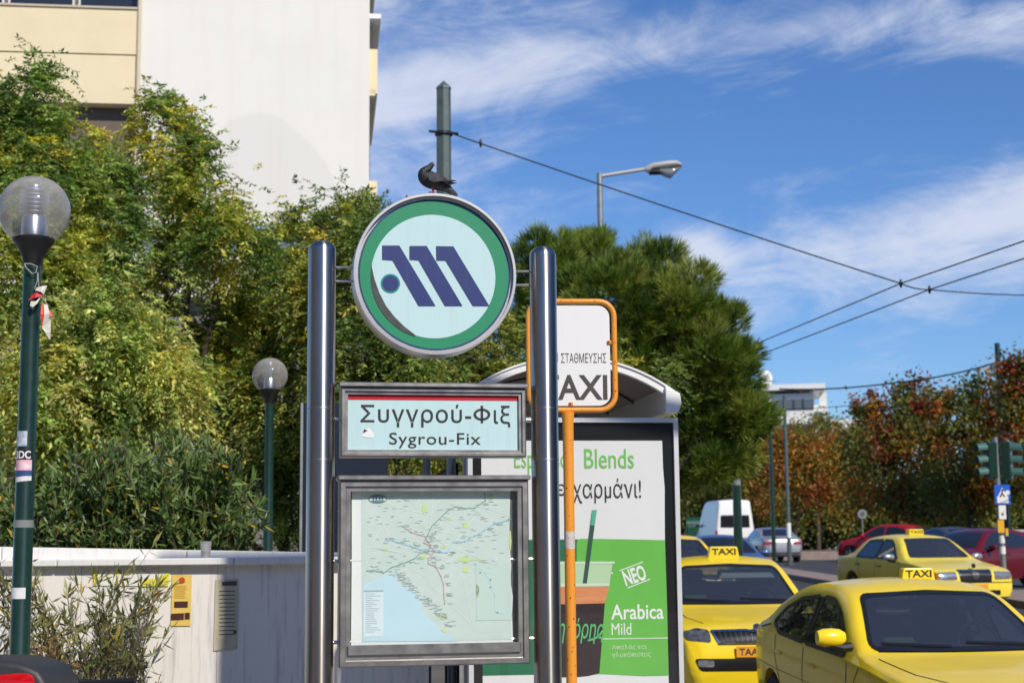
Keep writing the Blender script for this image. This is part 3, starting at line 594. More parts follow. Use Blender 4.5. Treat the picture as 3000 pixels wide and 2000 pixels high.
def lamp_extras():
    fr = Frame(gl.location); W_ = mat('sticker_white', (.75, .75, .77), .4, var=.15, vs=30); zs = zoomer(0, 1220, 200 / 1363, 230 / 1568)
    def band(za, zb, m, name, a0=R_(205), a1=R_(325), r=.0585, skew=0.):
        n = 14; zA = fr.xz(zs(0 + 430, za))[1]; zB = fr.xz(zs(430, zb))[1]
        rr = lambda z: .058 - .006 * (z - .56) / 2.81 + (r - .0575)
        v = []; 
        for k in range(n + 1):
            a = a0 + (a1 - a0) * k / n; sk = skew * (k / n - .5)
            for z in (zA + sk, zB + sk): v.append((rr(z) * math.cos(a), rr(z) * math.sin(a), z))
        MB().add(v, [(2 * k, 2 * k + 1, 2 * k + 3, 2 * k + 2) for k in range(n)]).build(name, m, gl, smooth=True)
    band(300, 600, mat('sticker_blue', (.13, .20, .33), .4, col2=(.7, .72, .78), vs=22), 'sticker', R_(200), R_(290))
    band(640, 870, mat('sticker_black', (.02, .02, .022), .4), 'sticker'); band(870, 1080, mat('sticker_pink', (.75, .10, .16), .4, col2=(.8, .74, .8), vs=18), 'sticker')
    band(1080, 1195, mat('sticker_navy', (.02, .03, .09), .4, col2=(.05, .12, .35), vs=20), 'sticker'); band(1200, 1300, W_, 'sticker', skew=.012)
    me, v = text_mesh('3DC', weight=.03); lo, hi = v.min(0), v.max(0); zA = fr.xz(zs(430, 690))[1]; zB = fr.xz(zs(430, 848))[1]
    a = R_(215) + (v[:, 0] - lo[0]) / (hi[0] - lo[0]) * R_(100); z = zB + (v[:, 1] - lo[1]) / (hi[1] - lo[1]) * (zA - zB); r = .058 - .006 * (z - .56) / 2.81 + .0025
    me.vertices.foreach_set('co', np.stack([r * np.cos(a), r * np.sin(a), z], 1).astype(np.float32).ravel()); me.update(); me.materials.append(W_); link('lettering', me, gl)
    zc = fr.xz(z7(150, 610))[1]; fr2 = lambda zy: fr.xz(z7(150, zy))[1]
    for k, (za, zb, m) in enumerate(((575, 660, W_), (60, 118, mat('clear_tape', (.22, .24, .24), .25)))):
        n = 14; v = []; zA, zB = fr2(za), fr2(zb)
        for j in range(n + 1):
            a = R_(215 if k == 0 else 180) + R_(95 if k == 0 else 180) * j / n
            for z in (zA, zB): r = .0605 - .006 * (z - .56) / 2.81; v.append((r * math.cos(a), r * math.sin(a), z))
        MB().add(v, [(2 * j, 2 * j + 1, 2 * j + 3, 2 * j + 2) for j in range(n)]).build('sticker' if k == 0 else 'tape_wrap', m, gl, smooth=True)
    zt = zoomer(40, 720, 160 / 760, 330 / 1568); q = lambda x, y, dy=-.075: Vector(((fr.xz(zt(x, y), dy))[0], dy, (fr.xz(zt(x, y), dy))[1]))
    RD = mat('tape_red', (.62, .03, .03), .5); TW = mat('tape_white', (.66, .62, .54), .5, var=.2, vs=40)
    T2 = thing('barrier_tape', 'scrap of torn red and white barrier tape tied to the lamp post', 'tape', loc=gl.location)
    s = MB(); s.path([q(150, 250), q(170, 300), q(260, 390), q(310, 370), q(330, 290), q(240, 250), q(150, 250)], .0035, 6); s.path([q(335, 370), q(330, 480), q(290, 600)], .003, 6); s.path([q(340, 370), q(345, 500), q(350, 580), q(420, 750), q(470, 820)], .003, 6); s.build('string', mat('string_grey', (.35, .33, .3), .8), T2)
    def rib(pts, name, m):
        v = []; 
        for (a, b, dy) in pts: v += [q(*a, dy), q(*b, dy + .01)]
        MB().add(v, [(2 * j, 2 * j + 1, 2 * j + 3, 2 * j + 2) for j in range(len(pts) - 1)]).build(name, m, T2)
    rib([((205, 760), (250, 690), -.09), ((300, 720), (320, 640), -.10), ((395, 700), (390, 600), -.09)], 'red_strip', RD)
    rib([((300, 620), (320, 580), -.10), ((380, 640), (400, 560), -.105), ((420, 680), (468, 555), -.09)], 'white_strip', TW)
    rib([((225, 830), (240, 770), -.10), ((265, 855), (310, 770), -.105), ((330, 800), (380, 710), -.095)], 'white_strip', TW)
    rib([((385, 830), (420, 800), -.09), ((372, 950), (425, 960), -.10), ((395, 1090), (420, 1100), -.095)], 'red_strip', RD)
    rib([((420, 810), (470, 820), -.09), ((425, 960), (500, 930), -.105), ((395, 1140), (515, 1040), -.09), ((440, 1200), (515, 1200), -.10), ((490, 1290), (510, 1310), -.09)], 'white_strip', TW)
    rib([((495, 920), (520, 900), -.09), ((500, 990), (545, 970), -.10)], 'red_strip', RD)
lamp_extras()

# ================================================================== marble wall by the station stairs
WY = 10.5
def wall():
    fr = Frame((0, WY, 0), 0)
    T = thing('marble_wall', 'low white marble clad wall with overhanging capstones, streaked with grime', 'wall', fr)
    MAR = stainpaint('marble_slab', (.79, .755, .70), .6, (.34, .33, .31), .85); CAPM = stainpaint('marble_cap', (.76, .745, .72), .5, (.42, .40, .38), .5)
    xr = fr.xz((985, 1500))[0]; xl = -7.2; zc = fr.xz((350, 1298))[1]; ztop = fr.xz((350, 1282))[1]
    MB().box(((xl + xr) / 2, .21, zc / 2 - .05), (xr - xl - .02, .34, zc + .08)).build('wall_core', CONC, T)
    edges = [xl, -6.1, -5.0, -3.95, -2.95, -2.02, -1.25, xr]
    for a, b in zip(edges[:-1], edges[1:]):
        MB().box(((a + b) / 2, .021 + random.uniform(-.002, .002), zc / 2 - .02), (b - a - .002, .03, zc + .04)).build('slab', MAR, T, bevel=.0012, bseg=1)
    ce = [xl, -5.6, -4.2, -3.1, -1.9, -1.0, xr + .03]
    for a, b in zip(ce[:-1], ce[1:]): MB().box(((a + b) / 2, .14, (zc + ztop) / 2), (b - a - .006, .42, ztop - zc)).build('capstone', CAPM, T, bevel=.006, bseg=1)
    zk0 = fr.xz((0, 1255), .30)[1]; zk1 = fr.xz((690, 1267), .30)[1]
    ue = [xl, -5.0, -3.6, -2.3, xr]                      # raised kerb behind the capstones, sloping with the steps
    zu = lambda x: zk0 + (zk1 - zk0) * (x - fr.xz((0, 1255), .3)[0]) / (fr.xz((690, 1267), .3)[0] - fr.xz((0, 1255), .3)[0])
    for a, b in zip(ue[:-1], ue[1:]):
        a += .003; b -= .003
        MB().prism([(a, ztop - .01), (b, ztop - .01), (b, max(zu(b), ztop + .005)), (a, zu(a))], .30, .52).build('upper_capstone', CAPM, T, bevel=.005, bseg=1)
    # posters
    def poster(name, label, pts, m, ):
        o = sheet([[fr.xz(z7(*p), 0) for p in pts]], WY - .003, name, m, None); return tag(o, label, 'poster', 'paper notices stuck on the marble wall')
    PY = mat('notice_yellow', (.80, .56, .13), .6, var=.1, vs=12); DK = mat('notice_dark', (.06, .02, .015), .6); 
    a = poster('wall_poster', 'tall orange yellow notice with two small dark pictures pasted on the white wall', [(1318, 478), (1470, 478), (1460, 868), (1308, 868)], PY)
    pr = sheet([[fr.xz(z7(*p), 0) for p in r] for r in ([(1335, 682), (1440, 680), (1438, 728), (1334, 730)], [(1310, 775), (1410, 770), (1408, 822), (1310, 826)], [(1415, 768), (1455, 766), (1453, 818), (1414, 820)])], WY - .005, 'printed_pictures', DK, a)
    sheet([circle(fr.xz(z7(1394, 520), 0), .022, 14)], WY - .005, 'printed_crest', mat('notice_red', (.50, .07, .02), .6), a)
    sheet([rect(fr.xz(z7(1335, 560 + 13 * i), 0), fr.xz(z7(1440 - random.uniform(0, 25), 565 + 13 * i), 0)) for i in range(8)], WY - .005, 'printed_lines', mat('notice_line', (.62, .36, .06), .6), a)
    b = poster('wall_poster', 'faded cream notice with printed lines and a black heading on the white wall', [(1650, 515), (1825, 512), (1815, 1040), (1635, 1060)], mat('notice_cream', (.55, .50, .36), .6, var=.15, vs=14))
    sheet([[fr.xz(z7(*p), 0) for p in ((1700, 530), (1815, 525), (1815, 560), (1700, 560))]] + [rect(fr.xz(z7(1680, 600 + 30 * i), 0), fr.xz(z7(1800, 605 + 30 * i), 0)) for i in range(12)] + [circle(fr.xz(z7(1800, 915), 0), .012, 10)], WY - .005, 'printed_lines', mat('notice_ink', (.07, .07, .08), .6), b)
    c = poster('wall_poster', 'yellow bordered white leaflet half hidden by the oleander twigs', [(720, 450), (1305, 455), (1290, 565), (715, 560)], mat('leaflet_white', (.78, .77, .70), .6))
    sheet([[fr.xz(z7(*p), 0) for p in r] for r in ([(720, 450), (760, 450), (740, 555), (715, 560)], [(1100, 520), (1220, 500), (1285, 460), (1300, 456), (1290, 564), (1060, 566)], [(880, 455), (930, 455), (880, 500)])], WY - .005, 'printed_corners', mat('leaflet_yellow', (.80, .70, .04), .6), c)
    # plastic cup
    p0 = fr.xz(z7(1575, 352), .05); h = fr.xz(z7(1575, 225), .05)[1] - p0[1]
    cu = thing('plastic_cup', 'clear plastic drinking cup standing on the wall cap', 'cup', loc=(p0[0], WY + .05, ztop + .001)); s = 45 / 2352 * 900 * .784 / (F / WY)
    MB().lathe([(0, .004), (s * .68, .004), (s, h), (s * 1.04, h), (s * 1.04, h - .006), (s * .97, h - .006), (s * .72, 0), (0, 0)], 24).build('cup_wall', glass_mat('cup_plastic', (.86, .88, .88), .22, (.7, .7, .7)), cu, smooth=True)
    MB().lathe([(0, .006), (s * .66, .006), (s * .80, h * .42), (0, h * .42)], 20).build('drink', mat('drink_dark', (.10, .11, .11), .1), cu, smooth=True)
wall()

def info_board():
    Y = 14.0; fr = Frame((at(704, HZ, Y).x, Y, .15), R_(12))
    T = thing('information_board', 'dark navy information board with thin aluminium edge behind the marble wall', 'board', fr)
    _, zt = fr.xz((700, 925)); zt = max(zt, 1.5)
    MB().box((.35, 0, zt / 2), (.78, .06, zt)).build('panel', mat('board_navy', (.012, .018, .032), .3), T)
    MB().box((-.055, 0, zt / 2), (.022, .08, zt)).build('edge_strip', GALV, T)
info_board()

# ------------------------------------------------------------------ scooter top box
def scooter():
    Y = 6.6; zp = zoomer(0, 1850, 200 / 2091, 150 / 1568); fr = Frame((at(-12, HZ, Y).x, Y, 0), R_(-4))
    T = thing('motor_scooter', 'parked scooter with grey top box and red reflector below the lamp post', 'scooter', fr)
    GB = mat('topbox_grey', (.035, .036, .038), .5, var=.2, vs=40, bump=.1, bs=200); zt = fr.xz(zp(0, 860), -.2)[1]; xr = fr.xz(zp(1480, 1568), -.2)[0]
    w = xr; prof = [(-w, zt - .30), (w, zt - .30), (w * 1.03, zt - .20), (w * .98, zt - .10), (w * .86, zt - .045), (w * .62, zt - .012), (w * .3, zt), (-w * .3, zt), (-w * .62, zt - .012), (-w * .86, zt - .045), (-w * .98, zt - .10), (-w * 1.03, zt - .20)]
    MB().prism(prof, -.20, .18).build('top_box', GB, T, bevel=.025, bseg=3, smooth=True)
    q = lambda x, y: fr.xz(zp(x, y), -.203)
    lens = [q(-900, 1400), q(-500, 1330), q(0, 1310), q(500, 1260), q(850, 1262), q(1000, 1340), q(1060, 1480), q(1060, 1640), q(-900, 1640)]
    ln = MB().prism(lens, -.212, -.198).build('reflector', mat('reflector_red', (.55, .006, .012), .12, coat=.6), T, bevel=.003, bseg=2, smooth=True)
    MB().box((0, -.01, zt - .33), (.2, .3, .04)).build('rack', BLACK, T)
    body = [(-.25, .40), (.30, .36), (.55, .30), (.95, .30), (1.05, .75), (1.02, .98), (.98, .98), (.93, .55), (.60, .40), (.45, .78), (-.20, .80), (-.33, .62)]
    MB().prism([(y, z) for y, z in body], -.13, .13, Matrix.Rotation(R_(90), 4, 'Z')).build('body', mat('scooter_grey', (.12, .12, .125), .3, coat=.5), T, bevel=.03, bseg=2, smooth=True)
    MB().box((0, .14, .82), (.26, .62, .09)).build('seat', BLACK, T, bevel=.03)
    for yy in (-.02, 1.22):
        MB().lathe([(.12, -.05), (.21, -.055), (.235, -.03), (.235, .03), (.21, .055), (.12, .05)], 28, Matrix.Translation((0, yy, .235)) @ Matrix.Rotation(R_(90), 4, 'Y'), close=True).build('tyre', RUBBER, T, smooth=True)
        MB().lathe([(0, -.03), (.125, -.04), (.125, .04), (0, .03)], 20, Matrix.Translation((0, yy, .235)) @ Matrix.Rotation(R_(90), 4, 'Y')).build('rim', DSTEEL, T, smooth=True)
    MB().path([(-.32, .96, 1.04), (0, 1.0, 1.02), (.32, .96, 1.04)], .016, 8).build('handlebar', BLACK, T)
    MB().path([(0, 1.22, .235), (0, 1.08, .6), (0, 1.0, 1.0)], .03, 10).build('fork', DSTEEL, T)
scooter()

# ================================================================== unseen mast added to cast shadow; its banner shades part of the marble wall
def shade_mast():
    fr = Frame((4.35, 5.30, 0)); T = thing('shade_mast', 'unseen mast added to shade the marble wall, its long arm carrying a banner over the corner pavement', 'shadow caster', fr)
    MB().lathe([(.11, -.1), (.075, 6.75), (0, 6.77)], 16).build('mast', GALV, T, smooth=True); MB().path([(0, 0, 6.55), (-1.6, 0, 6.62), (-3.55, 0, 6.60)], [.05, .045, .04], 10).build('arm', GALV, T, smooth=True)
    n = 10; v = []
    for i in range(n + 1):
        z = 6.54 - 1.10 * i / n
        for x in (-3.23, -2.44 - .12 * math.sin(i / n * 2.2)): v.append((x, .015 * math.sin(i * .9 + x), z))
    MB().add(v, [(2 * i, 2 * i + 1, 2 * i + 3, 2 * i + 2) for i in range(n)]).build('shadecloth', mat('shadecloth_fabric', (.30, .32, .36), .8, var=.2, vs=3), T, smooth=True)
shade_mast()
def rear_block(name, label, x0, x1, y, h, c):
    T = thing('street_building', label, 'building', loc=((x0 + x1) / 2, y, -.1), group='apartment blocks across the street behind'); w = x1 - x0; M = mat('rear_' + name, c, .85, var=.1, vs=.4); G = mat('window_dark', (.02, .022, .026), .08, spec=.8)
    MB().box((0, -5, h / 2), (w, 10, h)).build('wall', M, T); pane = MB().box((0, 0, 0), (1.5, .06, 1.5)).mesh('window', G); nb = int(w / 3.2)
    for k in range(int(h / 3.2)):
        MB().box((0, .5, 3.2 * k + 3.1), (w * .9, 1.0, .16)).build('balcony', M, T)
        for i in range(nb): link('window', pane, T, ((i + .5) * w / nb - w / 2, .02, 1.7 + 3.2 * k))
def side_block(label, x, y0, y1, h, c, sgn, nm):
    T = thing('street_building', label, 'building', loc=(x, (y0 + y1) / 2, -.1), group='apartment blocks across the street behind'); w = y1 - y0; M = mat('rear_' + nm, c, .85, var=.1, vs=.4); G = mat('window_dark', (.02, .022, .026), .08, spec=.8)
    MB().box((-sgn * 5, 0, h / 2), (10, w, h)).build('wall', M, T); pane = MB().box((0, 0, 0), (.06, 1.5, 1.5)).mesh('window', G); nb = int(w / 3.2)
    for k in range(int(h / 3.2)):
        for i in range(nb): link('window', pane, T, (sgn * .02, (i + .5) * w / nb - w / 2, 1.7 + 3.2 * k))
side_block('brown apartment block across the avenue, facing the taxi rank', 27, -16, 22, 13, (.16, .12, .09), -1, 'brown')
side_block('grey brown block beside the station square', -14, -20, 6, 12, (.15, .13, .11), 1, 'taupe')
rear_block('ochre', 'ochre apartment block across the side street behind the totem', -34, -12, -30, 14, (.22, .16, .10))
rear_block('grey', 'grey apartment block facing the station entrance', -10, 14, -34, 13, (.16, .14, .12))
rear_block('buff', 'buff apartment block at the far corner of the side street', 17, 46, -38, 14, (.22, .18, .13))
# ================================================================== buildings
def building():
    Y = 36.0; fr = Frame((at(845, HZ, Y).x, Y, 0), R_(7))
    T = thing('apartment_building', 'white and cream apartment block with blank end wall and cream balcony bands', 'building', fr)
    L = lambda px, py, y=0.: fr.xz((px, py), y)
    WALLM = mat('render_white', (.78, .75, .69), .85, var=.05, vs=.5, bump=.15, bs=40)
    t = WALLM.node_tree; b = t.nodes['Principled BSDF']; src = b.inputs['Base Color'].links[0].from_socket
    tc = node(t, 'ShaderNodeTexCoord'); sp = node(t, 'ShaderNodeSeparateXYZ'); lk(t, tc.outputs['Object'], sp.inputs[0])   # repainted patch over old graffiti
    c = L(640, 420); nz = node(t, 'ShaderNodeTexNoise', i_Scale=.8, i_Detail=3.0); lk(t, tc.outputs['Object'], nz.inputs['Vector'])
    a = mth(t, 'DIVIDE', mth(t, 'SUBTRACT', sp.outputs[0], c[0]), 1.55); e = mth(t, 'DIVIDE', mth(t, 'SUBTRACT', sp.outputs[2], c[1] - .2), 1.8)
    e = mth(t, 'ADD', e, mth(t, 'MULTIPLY', a, .45))
    r = mth(t, 'ADD', mth(t, 'ADD', mth(t, 'MULTIPLY', a, a), mth(t, 'MULTIPLY', e, e)), mth(t, 'MULTIPLY', nz.outputs[0], .35))
    mr = node(t, 'ShaderNodeMapRange', i_1=1.1, i_2=1.22, i_3=.75, i_4=0.); lk(t, r, mr.inputs[0])
    mx = node(t, 'ShaderNodeMix', data_type='RGBA'); lk(t, mr.outputs[0], mx.inputs[0]); lk(t, src, mx.inputs[6]); mx.inputs[7].default_value = (.70, .675, .62, 1); lk(t, mx.outputs[2], b.inputs['Base Color'])
    mp2 = node(t, 'ShaderNodeMapping'); mp2.inputs['Scale'].default_value = (2.6, 2.6, .16); lk(t, tc.outputs['Object'], mp2.inputs[0]); n3 = node(t, 'ShaderNodeTexNoise', i_Scale=1.0, i_Detail=9.0, i_Roughness=.7); lk(t, mp2.outputs[0], n3.inputs['Vector'])
    mr3 = node(t, 'ShaderNodeMapRange', i_1=.50, i_2=.80, i_3=0., i_4=.30); lk(t, n3.outputs[0], mr3.inputs[0]); mx3 = node(t, 'ShaderNodeMix', data_type='RGBA'); lk(t, mr3.outputs[0], mx3.inputs[0]); lk(t, mx.outputs[2], mx3.inputs[6]); mx3.inputs[7].default_value = (.60, .56, .49, 1); lk(t, mx3.outputs[2], b.inputs['Base Color'])
    CRE = mat('render_cream', (.78, .66, .43), .85, var=.07, vs=.8, bump=.15, bs=40); WIN = mat('window_dark', (.02, .022, .026), .08, spec=.8); FRM = mat('window_frame', (.6, .6, .58), .5)
    x0 = L(318, 300)[0]; xL = L(-420, 300)[0]; top = 19.0; dep = 9.0; zl = L(500, 523)[1]
    MB().box((x0 / 2, dep / 2, (top + zl) / 2), (-x0, dep, top - zl)).build('end_wall', WALLM, T)
    MB().box(((x0 + xL) / 2, dep / 2 + .35, top / 2), (x0 - xL - .01, dep, top)).build('main_wall', mat('recess_brown', (.16, .12, .09), .8, var=.3, vs=1), T)
    for k in range(4):                                        # cream bands, each with a joint between its two boards
        zt0 = L(150, 20 - 0)[1] + 3.55 * (k - 1); zb0 = L(150, 236)[1] + 3.55 * (k - 1); zm = L(150, 124)[1] + 3.55 * (k - 1)
        if zb0 > top or k == 0: continue
        for a_, b_, yy in ((zm + .012, zt0, -.06), (zb0, zm - .012, -.03)): MB().box(((x0 + xL) / 2 - .02, yy + .25, (a_ + b_) / 2), (x0 - xL - .06, .5, b_ - a_)).build('cream_band', CRE, T)
        MB().box(((x0 + xL) / 2 - .02, .16, zt0 + .03), (x0 - xL - .06, .52, .05)).build('band_coping', mat('coping', (.55, .45, .33), .7), T)
        for j in range(5):
            xc = x0 - .75 - j * 1.65; w = MB().box((xc, .34, zt0 + .75), (1.5, .04, 1.3)).build('window', WIN, T); MB().frame(xc - .78, zt0 + .08, xc + .78, zt0 + 1.42, [(0, .36), (0, .29), (.05, .29), (.05, .33)]).build('frame', FRM, w)
    MB().path([(x0 - .03, -.09, zl), (x0 - .03, -.09, top)], .05, 8).build('downpipe', mat('pipe_tan', (.6, .5, .36), .6), T)
    # lower storey projecting: dark ledge, strip window, white fascia
    za, zb_, zc, zd = zl, L(500, 548)[1], L(500, 578)[1], L(500, 682)[1]; xe = L(1120, 560)[0]
    MB().box(((xL + xe) / 2, 3.9, za - .02), (xe - xL, 8.4, .10)).build('ledge', mat('ledge_metal', (.35, .40, .46), .4, .5), T)
    MB().box(((xL + xe) / 2, 4.0, (za + zb_) / 2 - .06), (xe - xL - .1, 8.1, za - zb_ - .02)).build('ledge_dark_band', mat('gap_dark', (.015, .015, .018), .6), T)  # near-black band between the ledge and the strip panes
    n = 12
    for i in range(n):
        a_ = xL + (xe - xL) * i / n; MB().box((a_ + (xe - xL) / n / 2, -.02, (zb_ + zc) / 2 - .05), ((xe - xL) / n - .05, .03, zb_ - zc)).build('strip_pane', mat('pane_blue_grey', (.16, .20, .25), .12, spec=.8), T)
    MB().box(((xL + xe) / 2, 4.2, (zb_ + zc) / 2 - .05), (xe - xL - .1, 8.3, zb_ - zc)).build('strip_core', mat('gap_dark', (.015, .015, .018), .6), T)
    MB().box(((xL + xe) / 2, 4.0, (zc + zd) / 2 - .05), (xe - xL, 8.2, zc - zd)).build('fascia', WALLM, T)
    MB().box(((xL + xe) / 2, 4.3, zd / 2 - .06), (xe - xL - .1, 8.0, zd)).build('ground_storey', mat('shop_grey', (.20, .19, .18), .6, var=.2, vs=.6), T)
    # balconies on the far side face, seen end on
    for zc_, zh in ((L(852, 150)[1], 1.15), (L(852, 150)[1] + 3.4, 1.15), (L(852, 150)[1] - 3.4, 1.15)):
        o = MB().box((.09, 3.6, zc_ - .35), (.17, 5.0, .16)).build('balcony_slab', CRE, T); MB().box((.20, 3.6, zc_ + .2), (.06, 5.0, zh)).build('parapet', CRE, o); MB().box((.09, 1.13, zc_ + .2), (.16, .06, zh)).build('parapet', CRE, o)
        MB().box((.03, 3.6, zc_ + 1.9), (.04, 4.6, 1.9)).build('balcony_door', WIN, T)
    MB().box((.16, 3.6, L(852, 8)[1]), (.3, 5.4, .12)).build('awning', WHITE, T)
building()
def far_block():
    Y = 190.; fr = Frame((at(1850, HZ, Y).x, Y, 1.4), R_(-12)); T = thing('far_white_building', 'distant white roof terrace building above the autumn trees', 'building', fr)
    L = lambda px, py: fr.xz((px, py)); WM = mat('far_white', (.78, .77, .74), .8, var=.06, vs=.3); GL = mat('far_glass', (.10, .12, .15), .1)
    a, zt = L(1770, 905); b_, _ = L(1868, 905); c, z2_ = L(1900, 928); d, z3_ = L(1985, 958); 
    MB().box(((a + b_) / 2 - 3, 6, zt / 2), (b_ - a + 6, 12, zt)).build('main_block', WM, T)
    MB().box(((b_ + c) / 2, 6.2, z2_ / 2), (c - b_, 11, z2_)).build('stair_block', WM, T); MB().box(((c + d) / 2, 6.5, z3_ / 2), (d - c, 10, z3_)).build('low_block', WM, T)
    rt = L(1820, 890)[1]; MB().box(((a + b_) / 2 - 2.5, 5.5, rt), (b_ - a + 8, 13, .7)).build('roof_slab', WHITE, T)
    for i in range(4):
        x = a + 1.0 + i * (b_ - a - 1.5) / 3.2; w = MB().box((x, -.02, zt - 1.4), (1.5, .1, 1.4)).build('window', GL, T)
    MB().box((c - 1.2, .65, z2_ - 1.6), (1.0, .1, 1.5)).build('window', GL, T); MB().box((c - .5, 1.5, z2_ + .3), (.9, .9, 2.6)).build('chimney', WM, T)
    for k in range(1, 5):
        for i in range(5): MB().box((a + .8 + i * (b_ - a - 1.0) / 4.4, -.02, zt - 1.4 - 3.2 * k), (1.3, .1, 1.6)).build('window', GL, T)
    p = L(1757, 868); MB().lathe([(.6, -3), (.75, -.6), (.9, .3), (.6, 1.0), (0, 1.3)], 14, Matrix.Translation((p[0], 2, p[1]))).build('water_tank', WHITE, T, smooth=True)
far_block()

# ================================================================== plants
LEAF = leaf_mat('leaf', .42); PINEM = leaf_mat('needles', .2, .45); OLEM = leaf_mat('oleander_leaf', .2, .38)
def unit(a): return a / np.maximum(np.linalg.norm(a, axis=1, keepdims=True), 1e-9)
def leaves_mesh(name, P, D, L, Wd, C, m, up=None, fold=.25):
    n = len(P); D = unit(D); R = rng.normal(size=(n, 3)) if up is None else up + rng.normal(size=(n, 3)) * .55
    S = unit(np.cross(D, R)); Nn = np.cross(S, D); L = np.broadcast_to(L, (n,))[:, None]; Wd = np.broadcast_to(Wd, (n,))[:, None]
    V = np.empty((n, 4, 3)); V[:, 0] = P; V[:, 2] = P + D * L; mid = P + D * L * .45 - Nn * Wd * fold; V[:, 1] = mid + S * Wd * .5; V[:, 3] = mid - S * Wd * .5
    idx = np.arange(n)[:, None] * 4; Fc = np.concatenate([idx + [0, 1, 2], idx + [0, 2, 3]], 1).reshape(-1)
    me = bpy.data.meshes.new(name); me.vertices.add(n * 4); me.vertices.foreach_set('co', V.astype(np.float32).ravel())
    me.loops.add(n * 6); me.loops.foreach_set('vertex_index', Fc.astype(np.int32)); me.polygons.add(n * 2); me.polygons.foreach_set('loop_start', np.arange(0, n * 6, 3, dtype=np.int32))
    me.update(calc_edges=True)
    ca = me.color_attributes.new('col', 'FLOAT_COLOR', 'POINT'); c4 = np.ones((n, 4, 4), np.float32); c4[:, :, :3] = C[:, None, :]; ca.data.foreach_set('color', c4.ravel())
    me.materials.append(m); return me
def palette(n, cols, wts, gain=1.0):
    cols = np.array(cols) * gain; k = rng.choice(len(cols), n, p=np.array(wts) / sum(wts)); return cols[k]
def ell_points(n, c, r, shell=.45):
    u = unit(rng.normal(size=(n, 3))); k = rng.random(n) ** (1 / 3) * (1 - shell) + shell * (rng.random(n) ** .25); return c + u * k[:, None] * r, u
def px_ell(px, py, rx, ry, d, depth=None):
    c = at(px, py, d); s = d / F; return np.array(c), np.array([rx * s, depth if depth else rx * s * .9, ry * s])
def tree_root(name, label, base, cat='tree', group=None): return thing(name, label, cat, loc=base, group=group)
def limbs(T, base, fork, tips, r0, m=BARK, name='trunk'):
    b = MB(); base = Vector((0, 0, -.1)); fork = Vector(fork)
    b.path([base, base.lerp(fork, .45) + Vector((random.uniform(-.08, .08), random.uniform(-.08, .08), 0)), fork], [r0, r0 * .8, r0 * .62], 10)
    for t in tips:
        t = Vector(t); mid = fork.lerp(t, .5) + Vector((random.uniform(-.2, .2), random.uniform(-.2, .2), .15)); rr = r0 * random.uniform(.32, .5)
        b.path([fork - Vector((0, 0, .12)), fork.lerp(mid, .5), mid, t], [rr * 1.1, rr * .85, rr * .55, rr * .15], 7)
        for _ in range(4):
            e = mid.lerp(t, random.uniform(0, .8)) ; w = e + Vector((random.uniform(-1, 1), random.uniform(-1, 1), random.uniform(-.2, .8))) * (t - fork).length * .17
            b.path([e, e.lerp(w, .5) + Vector((0, 0, .04)), w], [rr * .3, rr * .2, rr * .06], 5)
    return b.build(name, m, T, smooth=True)
def feather_tree(label, bx, by, ells, nfr, cols, wts, size=1., group='feathery yellow green trees behind the wall', droop=.9, clumps=26, base_z=None):
    """pinnate foliage: fronds of paired leaflets gathered in clumps through each lobe of the crown"""
    base = Vector((bx, by, gz(by) + .15 if base_z is None else base_z)); T = tree_root('feathery_tree', label, base, group=group)
    PP, DD, LL, CC = [], [], [], []; vol = [e[2] * e[3] for e in ells]; tips = []
    for e, v in zip(ells, vol):
        c, r = px_ell(*e[:5], depth=e[5] if len(e) > 5 else None); tips.append(c - np.array(base))
        n = int(1.12 * nfr * v / sum(vol)); nc = max(5, int(clumps * v / max(vol))); cc, cu = ell_points(nc, c, r * .88, .35)
        kk = rng.integers(0, nc, n); crad = .24 * r.mean() * rng.uniform(.7, 1.3, nc)
        o = cc[kk] + rng.normal(size=(n, 3)) * crad[kk][:, None] * np.array([1, 1, 1.15]) * np.where(rng.random((n, 1)) < .22, 1.45, .62)
        out = unit(o - c); ax = unit(out * .8 + rng.normal(size=(n, 3)) * .6 + np.array([0, 0, .15])); ccol = palette(nc, cols, wts, 1.95)[kk] * rng.uniform(.55, 1.45, (n, 1)); sz = size * rng.uniform(.7, 1.25, n)
        k = 7
        for i in range(k):
            s = (i + 1) / k; pos = o + ax * (.27 * s * sz)[:, None] - np.array([0, 0, 1]) * (droop * .16 * s * s * sz)[:, None]
            side = unit(np.cross(ax, np.array([0, 0, 1.]) + rng.normal(size=(n, 3)) * .2))
            for sg in ((-1, 1) if i < k - 1 else (0,)):
                d = side * sg * .9 + ax * (.45 if sg else 1) + np.array([0, 0, -.45 * droop]) + rng.normal(size=(n, 3)) * .28
                PP.append(pos); DD.append(d); LL.append(.072 * sz * rng.uniform(.75, 1.2, n)); CC.append(ccol * rng.uniform(.6, 1.4, (n, 1)) * rng.uniform(.90, 1.10, (n, 3)))
    P, D, L_, C = map(np.concatenate, (PP, DD, LL, CC))
    me = leaves_mesh('crown', P - np.array(base), D, L_, L_ * .40, np.clip(C, 0, 1), LEAF, up=np.array([0, 0, 1.])); link('crown', me, T)
    zc = min(t[2] for t in tips); limbs(T, base, (tips[0][0] * .4, tips[0][1] * .4, max(.8, zc * .5)), tips, .13)
    return T
OLIVE = [(.23, .24, .05), (.14, .185, .045), (.085, .13, .035), (.30, .275, .055), (.28, .30, .11)]
